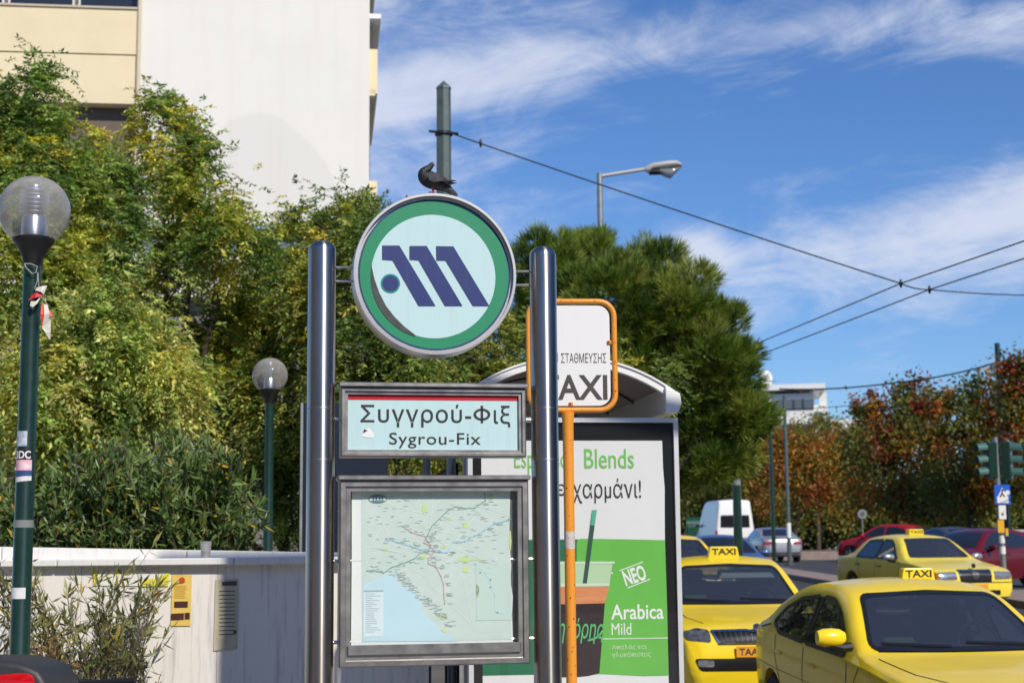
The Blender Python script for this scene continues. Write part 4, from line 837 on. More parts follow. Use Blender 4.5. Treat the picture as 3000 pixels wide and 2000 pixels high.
feather_tree('tall feathery tree whose thin crown rises in front of the cream bands', -5.9, 18.5, [(70, 230, 75, 120, 18.5), (90, 430, 130, 130, 18.5), (60, 640, 150, 150, 18), (230, 500, 120, 70, 19), (15, 330, 60, 130, 18.6), (220, 400, 80, 70, 19.2), (180, 320, 45, 60, 19), (200, 600, 110, 80, 18.6)], 5600, OLIVE, (3, 3, 3, 2, .6))
feather_tree('feathery tree with dark sprigs topping the middle of the white end wall', -4.3, 20.0, [(370, 290, 70, 75, 20), (390, 420, 60, 80, 20), (470, 430, 75, 120, 19.6), (530, 560, 90, 90, 19.4), (350, 690, 110, 70, 20.5), (440, 590, 80, 70, 20.2)], 3100, OLIVE, (2, 2.5, 3, 3, .6), clumps=18)
feather_tree('broad tree with pale yellow hanging seed clusters beside the globe lamp', -4.0, 16.2, [(230, 790, 170, 110, 16), (160, 920, 170, 120, 15.8), (330, 880, 150, 120, 16.2), (60, 900, 120, 130, 16)], 4700, [(.30, .31, .10), (.36, .34, .12), (.17, .215, .055), (.09, .135, .035), (.29, .275, .06)], (3, 2, 2, 1.5, 2), clumps=24, droop=1.3)
feather_tree('mustard tinted feathery tree left of the steel totem', -2.9, 21.0, [(590, 650, 110, 100, 21), (620, 760, 140, 120, 20.9), (500, 860, 130, 130, 20.9), (690, 560, 110, 90, 21.2), (640, 920, 120, 140, 20.6)], 5200, [(.29, .285, .05), (.23, .24, .05), (.11, .15, .035), (.075, .115, .03), (.27, .27, .08)], (3, 3, 3, 2, 1), droop=1.1)
feather_tree('leafy tree behind the round metro sign with a few orange sprays', -1.0, 18.6, [(800, 520, 80, 75, 19.6), (860, 600, 100, 110, 18.6), (760, 690, 100, 120, 19.4), (850, 830, 150, 140, 18.6), (790, 980, 110, 130, 19.6), (930, 960, 140, 130, 18.6)], 5200, [(.20, .205, .045), (.125, .16, .04), (.075, .115, .03), (.28, .24, .05)], (3, 3, 3, 1.5))
feather_tree('leafy tree filling the gap between the steel totem and the bus shelter', .2, 21.5, [(1090, 830, 140, 110, 21.5), (1150, 930, 140, 120, 21.5), (1010, 1000, 150, 140, 21.5), (1470, 870, 90, 80, 22.5), (1380, 930, 110, 120, 22)], 4400, [(.19, .195, .045), (.13, .165, .04), (.08, .12, .03), (.27, .235, .05)], (3, 3, 3, 1))
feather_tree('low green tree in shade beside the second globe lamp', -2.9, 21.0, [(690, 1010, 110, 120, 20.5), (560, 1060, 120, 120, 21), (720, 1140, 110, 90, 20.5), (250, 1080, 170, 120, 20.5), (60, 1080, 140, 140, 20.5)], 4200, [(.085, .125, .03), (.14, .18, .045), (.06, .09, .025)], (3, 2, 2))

def oleander(label, root_xy, stems, n_leaf, L0, W0, cols, wts, zb, group, spread, stemr=.008, tipdens=1.):
    base = Vector((root_xy[0], root_xy[1], zb)); T = tree_root('oleander_bush', label, base, 'bush', group); b = MB(); PP, DD, CC, LS = [], [], [], []
    for tip in stems:
        t = Vector(tip) - base; o = Vector((random.uniform(-spread, spread), random.uniform(-spread, spread) * .5, 0)); mid = o.lerp(t, .5) + Vector((random.uniform(-.1, .1), random.uniform(-.1, .1), .12))
        pts = [o, o.lerp(mid, .6), mid, mid.lerp(t, .55) + Vector((0, 0, .03)), t]; b.path(pts, [stemr * 1.6, stemr * 1.3, stemr, stemr * .6, stemr * .3], 6)
        br = [(pts[2], pts[4])]
        for _ in range(random.choice((1, 2, 3))):
            s = pts[2].lerp(pts[4], random.uniform(0, .6)); e = s + (pts[4] - pts[2]) * .5 + Vector((random.uniform(-1, 1), random.uniform(-1, 1), random.uniform(-.35, .6))) * .22; b.path([s, s.lerp(e, .5), e], [stemr * .6, stemr * .45, stemr * .25], 5); br.append((s, e))
        ccol = palette(1, cols, wts)[0]
        for s, e in br:
            ax = np.array((e - s).normalized()); k = max(4, int(n_leaf * random.uniform(.7, 1.2) * (e - s).length / .4))
            w = rng.random(k) ** .6; P = np.array(s) + (np.array(e) - np.array(s)) * w[:, None]; D = ax * rng.uniform(.4, 1.2, (k, 1)) + rng.normal(size=(k, 3)) * .75
            PP.append(P); DD.append(D); c = np.where(rng.random((k, 1)) < .06, np.array([[.42, .30, .03]]), ccol * rng.uniform(.65, 1.35, (k, 1))); CC.append(c); LS.append(rng.uniform(.6, 1.2, k) * L0)
    P, D, C, LS = map(np.concatenate, (PP, DD, CC, LS)); link('foliage', leaves_mesh('foliage', P, D, LS, LS * (W0 / L0), np.clip(C, 0, 1), OLEM, up=np.array([0, 0, 1.]), fold=.15), T)
    b.build('stems', mat('oleander_stem', (.13, .105, .08), .8, var=.3, vs=20), T, smooth=True); return T
for k, (cx_, cy_, rx, ry, d, n, lab) in enumerate(((260, 1150, 150, 140, 13.4, 110, 'dense grey green oleander behind the wall near the green lamp post'), (450, 1130, 140, 130, 13.2, 110, 'dense oleander bush behind the wall with a few yellow leaves'), (90, 1190, 140, 110, 13.6, 70, 'shaded oleander bush behind the wall at the lamp post'))):
    stems = []
    for i in range(n):
        a = random.uniform(0, 2 * math.pi); q = math.sqrt(random.random()); stems.append(at(cx_ + rx * q * math.cos(a), cy_ + ry * q * math.sin(a), d + random.uniform(-.7, .7)))
    c = at(cx_, 1262, d); oleander(lab, (c.x, d), stems, 20, .125, .030, [(.14, .215, .06), (.20, .27, .095), (.09, .145, .04)], (3, 2, 2), .15, 'oleander bushes', .5)
stems = []
for cx_, cy_, rx, ry, n in ((190, 1480, 130, 75, 20), (110, 1400, 110, 70, 7), (300, 1420, 90, 90, 7), (260, 1530, 70, 60, 12), (20, 1420, 50, 110, 5), (200, 1340, 190, 45, 7), (60, 1520, 90, 60, 8), (120, 1300, 140, 40, 9), (330, 1330, 70, 50, 7)):
    for i in range(n): stems.append(at(cx_ + rx * random.uniform(-1, 1), cy_ + ry * random.uniform(-1, 1), random.uniform(9.4, 10.3)))
c = at(200, 1262, 9.9); oleander('sparse twiggy oleander growing in front of the marble wall', (c.x, 9.85), stems, 12, .10, .018, [(.17, .19, .06), (.24, .235, .08), (.12, .135, .05), (.36, .27, .10), (.24, .14, .07)], (4, 3, 2.5, .8, .4), 0.0, 'oleander bushes', .45, .0042)

def pine():
    d = 27.; base = Vector((at(1480, HZ, d).x, d, gz(d) + .15)); T = tree_root('pine_tree', 'bushy green pine tree behind the bus shelter', base)
    lobes = [(1250, 620, 80, 80), (1350, 605, 90, 60), (1480, 630, 85, 75), (1400, 700, 160, 100), (1560, 690, 100, 90), (1600, 800, 130, 110), (1500, 850, 150, 130), (1665, 860, 75, 90), (1615, 960, 105, 100), (1560, 1040, 110, 90), (1230, 740, 70, 80), (1690, 960, 45, 60), (1620, 1090, 60, 50), (1680, 1010, 55, 70), (1640, 1060, 70, 50), (1715, 950, 40, 50), (1330, 800, 120, 90)]
    PP, DD, CC = [], [], []; tips = []
    for lb in lobes:
        c, r = px_ell(*lb, d + random.uniform(-.9, .9)); r[1] = max(.7, r[0]); tips.append(c - np.array(base))
        ncl = max(7, int(lb[2] * lb[3] / 330)); cc, cu = ell_points(ncl, c, r * .92, .75)
        for j in range(ncl):
            nt_ = 24; col = np.array([[.19, .26, .04], [.13, .195, .03], [.28, .32, .06], [.075, .125, .02]][rng.choice(4, p=[.35, .3, .2, .15])])
            o, u = ell_points(nt_, cc[j], np.array([.27, .27, .22]), .7); ax = unit(u * .55 + cu[j] * .6 + np.array([0, 0, .75]))
            q = 22; tp = np.repeat(o, q, 0); ta = np.repeat(ax, q, 0); D = ta + rng.normal(size=tp.shape) * .34; PP.append(tp + unit(D) * rng.uniform(0, .05, (len(tp), 1))); DD.append(D); CC.append(col * rng.uniform(.6, 1.4, (len(tp), 1)))
    P, D, C = map(np.concatenate, (PP, DD, CC)); link('crown', leaves_mesh('crown', P - np.array(base), D, rng.uniform(.16, .30, len(P)), .013, C, PINEM, fold=0), T)
    limbs(T, base, (0, 0, 1.9), tips, .2)
pine()
AUT = [(.19, .175, .035), (.13, .145, .032), (.32, .12, .03), (.25, .065, .03), (.36, .20, .03), (.09, .11, .025)]
def broad_tree(name, label, px, d, lobes, n, wts, cols=AUT, size=.21, trunk=.16, group='autumn trees across the avenue', base_px=None):
    base = Vector((at(base_px or px, HZ, d).x, d, gz(d) + (.15 if d > 65 else 0))); T = tree_root(name, label, base, group=group); PP, DD, CC, tips = [], [], [], []
    vol = [l[2] * l[3] for l in lobes]
    for l, v in zip(lobes, vol):
        c, r = px_ell(l[0], l[1], l[2], l[3], d); tips.append(c - np.array(base)); m_ = int(n * v / sum(vol)); nc = max(8, int(34 * v / max(vol))); cc, cu = ell_points(nc, c, r * .85, .4)
        kk = rng.integers(0, nc, m_); o = cc[kk] + rng.normal(size=(m_, 3)) * (.20 * r.mean()) * rng.uniform(.6, 1.3, nc)[kk][:, None]; col = palette(nc, cols, wts, 1.2)[kk]
        PP.append(o); DD.append(rng.normal(size=(m_, 3)) + np.array([0, 0, -.5])); CC.append(col * rng.uniform(.6, 1.4, (m_, 1)) * rng.uniform(.85, 1.15, (m_, 3)))
    P, D, C = map(np.concatenate, (PP, DD, CC)); L_ = rng.uniform(.6, 1.3, len(P)) * size
    link('crown', leaves_mesh('crown', P - np.array(base), D, L_, L_ * .6, np.clip(C, 0, 1), LEAF), T)
    zc = min(t[2] for t in tips); limbs(T, base, (0, 0, max(1.6, zc * .55)), tips, trunk); return T
broad_tree('autumn_tree', 'orange and red autumn tree behind the two slim green poles', 1830, 86, [(1830, 1060, 110, 80), (1770, 1040, 70, 90), (1900, 1080, 100, 90), (1840, 1140, 140, 70), (1960, 1060, 80, 80)], 19000, (1.5, 1.5, 3, 2, 3, 1))
broad_tree('autumn_tree', 'olive green treetop in front of the distant white building', 1880, 96, [(1880, 1005, 85, 55), (1800, 1010, 75, 60), (1850, 1080, 120, 80), (1950, 1030, 70, 60)], 15000, (3, 3, .6, .2, .5, 2))
broad_tree('autumn_tree', 'dark green tree topped with red leaves above the red hatchback', 2060, 74, [(2040, 960, 90, 80), (2100, 930, 90, 70), (2010, 1030, 90, 80), (2110, 1040, 110, 100), (2060, 1120, 130, 70), (1990, 930, 40, 40)], 15000, (2, 3, 1.2, 2.2, .8, 3))
broad_tree('autumn_tree', 'large dark autumn tree behind the traffic light with rusty upper leaves', 2230, 68, [(2200, 960, 100, 90), (2280, 920, 100, 90), (2200, 1060, 120, 100), (2310, 1050, 110, 120), (2230, 1130, 150, 70), (2150, 930, 60, 50)], 16000, (2, 3, 1, 2, 1, 3.5))
broad_tree('autumn_tree', 'tall rust tipped autumn tree next to the far trolley pole', 2390, 62, [(2380, 880, 90, 80), (2400, 980, 120, 100), (2440, 1080, 140, 110), (2330, 850, 30, 30)], 13000, (2, 3, 1, 2.4, 1, 3.5))
broad_tree('autumn_tree', 'shadowy olive tree between the pine and the white van', 1620, 92, [(1640, 1110, 90, 70), (1580, 1130, 70, 80), (1700, 1150, 80, 60), (1560, 1060, 70, 80), (1730, 1090, 70, 60)], 13000, (3, 4, .3, .3, .4, 3))
broad_tree('autumn_tree', 'small orange leaved tree low beside the red hatchback', 2150, 72, [(2130, 1130, 60, 50), (2090, 1160, 60, 40), (2180, 1150, 60, 40)], 5000, (2, 2, 2, 1, 2, 2), trunk=.1)
for i, (px, d) in enumerate(((1700, 104), (1860, 107), (2010, 104), (2160, 106), (2310, 103), (2470, 102), (1540, 106))):
    broad_tree('park_tree', ('dark park tree far behind the white van', 'dark park tree far behind the slim poles', 'dark park tree in the depth behind the red hatchback', 'dark park tree in the depth behind the yellow sedan taxi', 'dark park tree in the depth behind the traffic light', 'dark park tree in the depth behind the dark red car', 'dark park tree in the depth behind the pine')[i], px, d, [(px, 1110, 110, 70), (px - 50, 1170, 90, 70), (px + 50, 1180, 90, 80), (px, 1225, 110, 40)], 4200, (2, 3, 0, 0, 0, 4), size=.34, group='dark trees at the back of the park')
def hedge():
    n = 26000; x = rng.uniform(2, 46, n); y = rng.uniform(110, 113, n); z = gz(110) + rng.random(n) ** .8 * 3.2; C = palette(n, [(.05, .065, .02), (.035, .05, .016)], (1, 1)) * rng.uniform(.6, 1.3, (n, 1))
    o = link('shrubbery', leaves_mesh('shrubbery', np.stack([x, y, z], 1), rng.normal(size=(n, 3)), .4, .26, C, LEAF)); o['kind'] = 'stuff'; tag(o, 'dark shrubbery massed along the back of the park', 'shrubbery')
hedge()
# ================================================================== vehicles
def pchip(pts, x):
    xs = np.array([p[0] for p in pts], float); ys = np.array([p[1] for p in pts], float); h = np.diff(xs); dl = np.diff(ys) / h; m = np.zeros(len(xs)); m[0], m[-1] = dl[0], dl[-1]
    for i in range(1, len(xs) - 1):
        if dl[i - 1] * dl[i] > 0: w1, w2 = 2 * h[i] + h[i - 1], h[i] + 2 * h[i - 1]; m[i] = (w1 + w2) / (w1 / dl[i - 1] + w2 / dl[i])
    x = np.clip(x, xs[0], xs[-1]); k = np.clip(np.searchsorted(xs, x, side='right') - 1, 0, len(h) - 1); t = (x - xs[k]) / h[k]
    return ys[k] * (1 + 2 * t) * (1 - t) ** 2 + m[k] * h[k] * t * (1 - t) ** 2 + ys[k + 1] * t * t * (3 - 2 * t) + m[k + 1] * h[k] * t * t * (t - 1)
def car_shell(sp):                                          # lofted sections; the car points along -y, x across, origin on the ground
    y0, y1 = sp['T'][0][0], sp['T'][-1][0]; u = np.linspace(0, 1, 74); ys = y0 + (y1 - y0) * (u - .085 * np.sin(2 * math.pi * u) * .9)
    rings = []
    for y in ys:
        T_, B_, P_, Z_ = (float(pchip(sp[k], y)) for k in 'TBPZ'); tum = sp.get('tum', .55); zs = min(B_, T_ - .035); c = sp.get('crown', .055) * (1 if T_ - zs > .12 else .6)
        h = max(T_ - c - zs, .002); pts = [(0, Z_), (P_ * .80, Z_)]
        for t in np.linspace(.02, 1, 11):
            x = P_ * (.925 + .075 * math.sin(min(1, t * 1.35) * math.pi / 2)) - .022 * max(0, t - .55) ** 2 / .2 ; 
            if t > .30 and t < .42 and sp.get('crease'): x += .004
            pts.append((x, Z_ + t * (zs - Z_)))
        xs = pts[-1][0]; tt = tum * min(1, h / .25) + .9 * (1 - min(1, h / .25)); bx, bz = xs - h * tt, zs + h; r = min(.30, .09 / max(h, .01)); r = min(r, .45)
        a = Vector((xs, zs)); b = Vector((bx, bz))
        for t in np.linspace(.08, 1 - r, 8): pts.append(tuple(a.lerp(b, t)))
        p0 = a.lerp(b, 1 - r); fx = 1 - min(.16, .07 / bx); p2 = Vector((bx * fx, T_ - c * fx * fx))
        for t in (.2, .4, .6, .8, 1): pts.append(tuple(p0 * (1 - t) ** 2 + b * 2 * t * (1 - t) + p2 * t * t))
        for t in np.linspace(fx, 0, 8)[1:]: pts.append((bx * t, T_ - c * t * t))
        rings.append([(x, y, z) for x, z in pts])
    n = len(rings[0]); vs = []; m = 2 * n - 2
    for rg in rings: vs += rg + [(-x, y, z) for x, y, z in rg[-2:0:-1]]
    fs = [(i * m + k, i * m + (k + 1) % m, (i + 1) * m + (k + 1) % m, (i + 1) * m + k) for i in range(len(rings) - 1) for k in range(m)] + [tuple(range(m))[::-1], tuple(range((len(rings) - 1) * m, len(rings) * m))]
    return vs, fs
def bvh_of(vs, fs): return BVHTree.FromPolygons([Vector(v) for v in vs], fs)
def rnd(poly, r=.05, n=4):
    out = []; N = len(poly)
    for i in range(N):
        a, b, c = Vector(poly[i - 1]), Vector(poly[i]), Vector(poly[(i + 1) % N]); d1 = min(r, (a - b).length * .45); d2 = min(r, (c - b).length * .45); p, q = b + (a - b).normalized() * d1, b + (c - b).normalized() * d2
        for k in range(n + 1): t = k / n; out.append(tuple(p * (1 - t) ** 2 + b * 2 * t * (1 - t) + q * t * t))
    return out
def decal(bvh, polys, view, off, name, m, step=.035):        # a panel that follows the body surface, seen from one side
    bm = bmesh.new()
    for poly in polys:
        vs = [bm.verts.new((a, b, 0)) for a, b in poly]; bm.faces.new(vs)
    for ax in (0, 1):
        lo = min(v.co[ax] for v in bm.verts); hi = max(v.co[ax] for v in bm.verts); k = int((hi - lo) / step)
        for i in range(1, k + 1):
            co = [0, 0, 0]; no = [0, 0, 0]; co[ax] = lo + (hi - lo) * i / (k + 1); no[ax] = 1
            bmesh.ops.bisect_plane(bm, geom=bm.verts[:] + bm.edges[:] + bm.faces[:], plane_co=co, plane_no=no)
    bmesh.ops.triangulate(bm, faces=[f for f in bm.faces if len(f.verts) > 4])
    for v in bm.verts:
        a, b = v.co.x, v.co.y
        o, d = {'front': ((a, -9, b), (0, 1, 0)), 'rear': ((a, 9, b), (0, -1, 0)), 'right': ((-9, a, b), (1, 0, 0)), 'left': ((9, a, b), (-1, 0, 0)), 'top': ((a, b, 9), (0, 0, -1))}[view]
        h = bvh.ray_cast(Vector(o), Vector(d))
        if h[0] is None: h = bvh.find_nearest(Vector((a, -2, b) if view == 'front' else (a, 2, b) if view == 'rear' else (o[0] * .09, a, b) if view in ('left', 'right') else (a, b, 1)))
        nn = h[1] if h[1].dot(Vector(d)) < 0 else -h[1]; v.co = h[0] + nn * off
    bmesh.ops.recalc_face_normals(bm, faces=bm.faces); want = {'front': (0, -1, 0), 'rear': (0, 1, 0), 'right': (-1, 0, 0), 'left': (1, 0, 0), 'top': (0, 0, 1)}[view]
    bm.normal_update(); s = sum(f.normal.dot(Vector(want)) * f.calc_area() for f in bm.faces)
    if s < 0: bmesh.ops.reverse_faces(bm, faces=bm.faces)
    for f in bm.faces: f.smooth = True
    me = bpy.data.meshes.new(name); bm.to_mesh(me); bm.free(); me.materials.append(m); return me
STUFFY = {'door_seam', 'bonnet_seam', 'window_surround', 'windscreen_wiper', 'grille_trim', 'boot_seam', 'windscreen_seal'}
GLASSC = mat('car_glass', (.016, .018, .021), .04, spec=.9, coat=.4); SEAM = mat('seam_dark', (.02, .02, .02), .6); CHROME = mat('chrome', (.75, .75, .76), .12, 1); LAMPW = mat('headlamp_glass', (.45, .47, .50), .12, .6, var=.5, vs=18); LAMPR = mat('tail_lamp', (.42, .012, .012), .15, coat=.5, var=.3, vs=15); AMBER = mat('amber_lamp', (.6, .22, .02), .2)
GRILLE = mat('grille_black', (.01, .01, .011), .35)
def paint(name, c, rough=.32, metal=0.): return mat('paint_' + name, c, rough, metal, coat=.45, var=.06, vs=3, spec=.3)
def wheel_mesh(r, w=.2, spokes=5):
    M = Matrix.Rotation(R_(90), 4, 'Y')
    ty = MB().lathe([(r * .64, -w / 2), (r * .9, -w / 2 - .004), (r * .985, -w / 2 + .03), (r, -w * .25), (r, w * .25), (r * .985, w / 2 - .03), (r * .9, w / 2 + .004), (r * .64, w / 2)], 36, M, close=True).mesh('tyre', RUBBER, smooth=True)
    b = MB().lathe([(r * .66, -w * .42), (r * .645, -w * .47), (r * .60, -w * .40), (r * .60, w * .40), (r * .645, w * .47), (r * .66, w * .42)], 36, M, close=True)
    b.lathe([(0, -w * .36), (r * .16, -w * .36), (r * .17, w * .36), (0, w * .36)], 16, M)
    for s in (-1, 1):
        for k in range(spokes):
            A = Matrix.Rotation(2 * math.pi * k / spokes, 4, 'X'); b.box((s * w * .32, 0, r * .37), (.03, r * .20, r * .5), A, top=(1, .7))
    rim = b.mesh('rim', mat('alloy_grey', (.38, .385, .39), .3, .8), smooth=False)
    dk = MB().lathe([(0, -.03), (r * .6, -.03), (r * .6, .03), (0, .03)], 24, M).mesh('brake_disc', mat('wheel_dark', (.02, .02, .02), .7)); return ty, rim, dk
def mirror_me(me): 
    v = np.empty(len(me.vertices) * 3, np.float32); me.vertices.foreach_get('co', v); v = v.reshape(-1, 3); v[:, 0] *= -1; m2 = me.copy(); m2.vertices.foreach_set('co', v.ravel()); m2.flip_normals(); m2.update(); return m2
CARGLASS = glass_mat('car_clear_glass', (.50, .53, .53), .09, (.33, .35, .38), 1.5, .015, base=.19)
def make_car(sp, name, pm):
    T = bpy.data.objects.new(name, None); COL.objects.link(T); vs, fs = car_shell(sp); bv = bvh_of(vs, fs)
    body = link('body', MB().add(vs, fs).mesh('body', pm, smooth=True), T)
    r = sp['wr']; cut = MB()
    for wy in sp['wy']:
        for s in (-1, 1): cut.lathe([(0, -.17), (r * 1.14, -.17), (r * 1.14, .3), (0, .3)], 40, Matrix.Translation((s * (sp['ww'] - .02), wy, r * .98)) @ Matrix.Rotation(R_(90 * s), 4, 'Y'))
    co = link('cutter', cut.mesh('cutter', mat('wheel_well', (.01, .01, .01), .9))); co.data.materials.clear()
    md = body.modifiers.new('b', 'BOOLEAN'); md.object = co; md.operation = 'DIFFERENCE'; md.solver = 'EXACT'
    dg = bpy.context.evaluated_depsgraph_get(); me = bpy.data.meshes.new_from_object(body.evaluated_get(dg)); body.modifiers.clear(); me.name = 'body'; body.data = me; bpy.data.objects.remove(co)
    if not me.materials: me.materials.append(pm)
    if sp.get('cabin'):                                      # hollow the cabin through the window openings and fit it out
        lining = mat('cabin_lining', (.022, .022, .024), .8)
        while len(me.materials) < 2: me.materials.append(lining)
        for kind, poly, a, b in sp['cabin']:
            if kind == 'y': cc = MB().prism(poly, a, b)
            else: cc = MB().prism([(y_, z_) for y_, z_ in poly], a, b, Matrix.Rotation(R_(90), 4, 'Z'))
            cm = cc.mesh('cutter', lining); co = link('cutter', cm); md = body.modifiers.new('b', 'BOOLEAN'); md.object = co; md.operation = 'DIFFERENCE'; md.solver = 'EXACT'
            try: md.material_mode = 'TRANSFER'
            except Exception: pass
            dg = bpy.context.evaluated_depsgraph_get(); me = bpy.data.meshes.new_from_object(body.evaluated_get(dg)); body.modifiers.clear(); me.name = 'body'; body.data = me; bpy.data.objects.remove(co)
        seatm = mat('seat_cloth', (.05, .05, .055), .9, var=.2, vs=20); zb = sp['cabin_floor']
        for x in (-.36, .36):
            s = MB().box((x, .22, zb + .10), (.44, .13, .26), top=(.8, .7)).build('front_seat', seatm, T, bevel=.04); MB().box((x, .24, zb + .29), (.24, .09, .13)).build('headrest', seatm, s, bevel=.03)
        MB().box((0, .95, zb + .06), (1.1, .14, .16), top=(.9, .7)).build('rear_seat', seatm, T, bevel=.04)
        MB().path([(.36 + .17 * math.cos(a), -.42 + .05 * math.sin(a), zb + .02 + .16 * math.sin(a)) for a in np.linspace(0, 2 * math.pi, 25)], .014, 8).build('steering_wheel', BLACK, T, smooth=True)
        MB().box((0, -.22, 1.315), (.24, .03, .065)).build('interior_mirror', BLACK, T, bevel=.01)
    me.set_sharp_from_angle(angle=.75)
    def part(nm, me_, par=T):
        o = link(nm, me_, par)
        if nm in STUFFY: o['kind'] = 'stuff'
        return o
    ty, rim, dk = wheel_mesh(r, spokes=sp.get('spokes', 5))
    for wy in sp['wy']:
        for s in (-1, 1): w = part('wheel', ty); w.location = (s * (sp['ww'] - .12), wy, r); part('rim', rim, w); part('brake_disc', dk, w)
    for nm, view, polys, off, m in sp['decals']:
        if view == 'both':
            for v in ('left', 'right'): part(nm, decal(bv, polys, v, off, nm, m))
        elif view == 'pair':
            for p in polys: part(nm, decal(bv, [p], 'front', off, nm, m)); part(nm, decal(bv, [[(-a, b) for a, b in p][::-1]], 'front', off, nm, m))
        elif view == 'rpair':
            for p in polys: part(nm, decal(bv, [p], 'rear', off, nm, m)); part(nm, decal(bv, [[(-a, b) for a, b in p][::-1]], 'rear', off, nm, m))
        else: part(nm, decal(bv, polys, view, off, nm, m))
    mx, my, mz = sp['mirror']; mm = MB(); n = 14
    prof = [(0, -.085), (.055, -.075), (.085, -.045), (.095, 0), (.09, .05), (.07, .085), (0, .095)]
    hous = MB().lathe(prof, n, Matrix.Translation((mx + .10, my, mz)) @ Matrix.Rotation(R_(90), 4, 'Y') @ Matrix.Diagonal((.70 * sp.get('msc', 1), .72, 1.25 * sp.get('msc', 1), 1))).mesh('mirror', sp.get('mm') or pm, smooth=True)
    foot = MB().path([(mx - .06, my + .03, mz - .075), (mx + .02, my + .01, mz - .08), (mx + .12, my, mz - .055)], [.035, .035, .04], 8).mesh('mirror_foot', BLACK, smooth=True)
    for a, b in ((hous, foot), (mirror_me(hous), mirror_me(foot))): w = part('mirror', a); part('mirror_foot', b, w)
    for hy, hz, hx in sp.get('handles', ()):
        for s in (-1, 1): part('door_handle', MB().box((s * hx, hy, hz), (.03, .17, .022)).mesh('door_handle', sp.get('hm') or pm, bevel=.008, bseg=1))
    return T
def seams(lines, w=.010): return [q for l in lines for q in stroke(l, w)]
def dlo(poly): return rnd(poly, .05, 4)

YEL = paint('taxi_yellow', (.95, .685, .02)); YEL2 = paint('taxi_yellow_pale', (.90, .70, .07))
LB = dict(T=[(-2.25, .50), (-2.235, .67), (-2.19, .78), (-2.05, .85), (-1.75, .905), (-1.35, .955), (-1.05, .995), (-.80, 1.115), (-.55, 1.26), (-.30, 1.395), (-.12, 1.452), (.15, 1.492), (.55, 1.49), (.95, 1.445), (1.30, 1.335), (1.65, 1.18), (1.92, 1.08), (2.10, 1.035), (2.19, .99), (2.235, .85), (2.25, .55)],
    B=[(-2.25, .46), (-2.15, .68), (-1.9, .79), (-1.5, .855), (-1.0, .90), (0, .93), (1.0, .965), (1.8, .975), (2.12, .95), (2.25, .52)], P=[(-2.25, .60), (-2.23, .68), (-2.15, .755), (-2.0, .81), (-1.7, .862), (-1.0, .878), (0, .885), (1.2, .878), (1.85, .84), (2.12, .76), (2.22, .68), (2.25, .58)], Z=[(-2.25, .26), (-2.0, .20), (2.0, .22), (2.25, .32)],
    wy=(-1.36, 1.27), wr=.315, ww=.875, mirror=(.895, -.86, 1.10), msc=1.08, tum=.46, handles=((.02, .80, .885), (1.0, .83, .878)), crease=True, spokes=5)
scr_LB = rnd([(-.70, 1.012), (0, 1.008), (.70, 1.012), (.545, 1.375), (0, 1.40), (-.545, 1.375)], .06)
win_f = dlo([(-.72, .945), (.27, .965), (.24, 1.345), (-.02, 1.335), (-.26, 1.245), (-.50, 1.105)]); win_r = dlo([(.33, .967), (1.05, .995), (1.33, 1.075), (1.12, 1.205), (.80, 1.30), (.36, 1.345)])
scr_LBr = rnd([(-.62, 1.115), (.62, 1.115), (.50, 1.35), (-.50, 1.35)], .07)
LB['cabin'] = [('y', scr_LB, -3, .75), ('x', [(a, b) for a, b in win_f], -1.3, 1.3), ('x', [(a, b) for a, b in win_r], -1.3, 1.3), ('y', scr_LBr, .7, 3)]; LB['cabin_floor'] = .98
for _k in 'TBPZ': LB[_k] = [(a if a >= -1.36 else -1.36 + (a + 1.36) * 1.17, b) for a, b in LB[_k]]
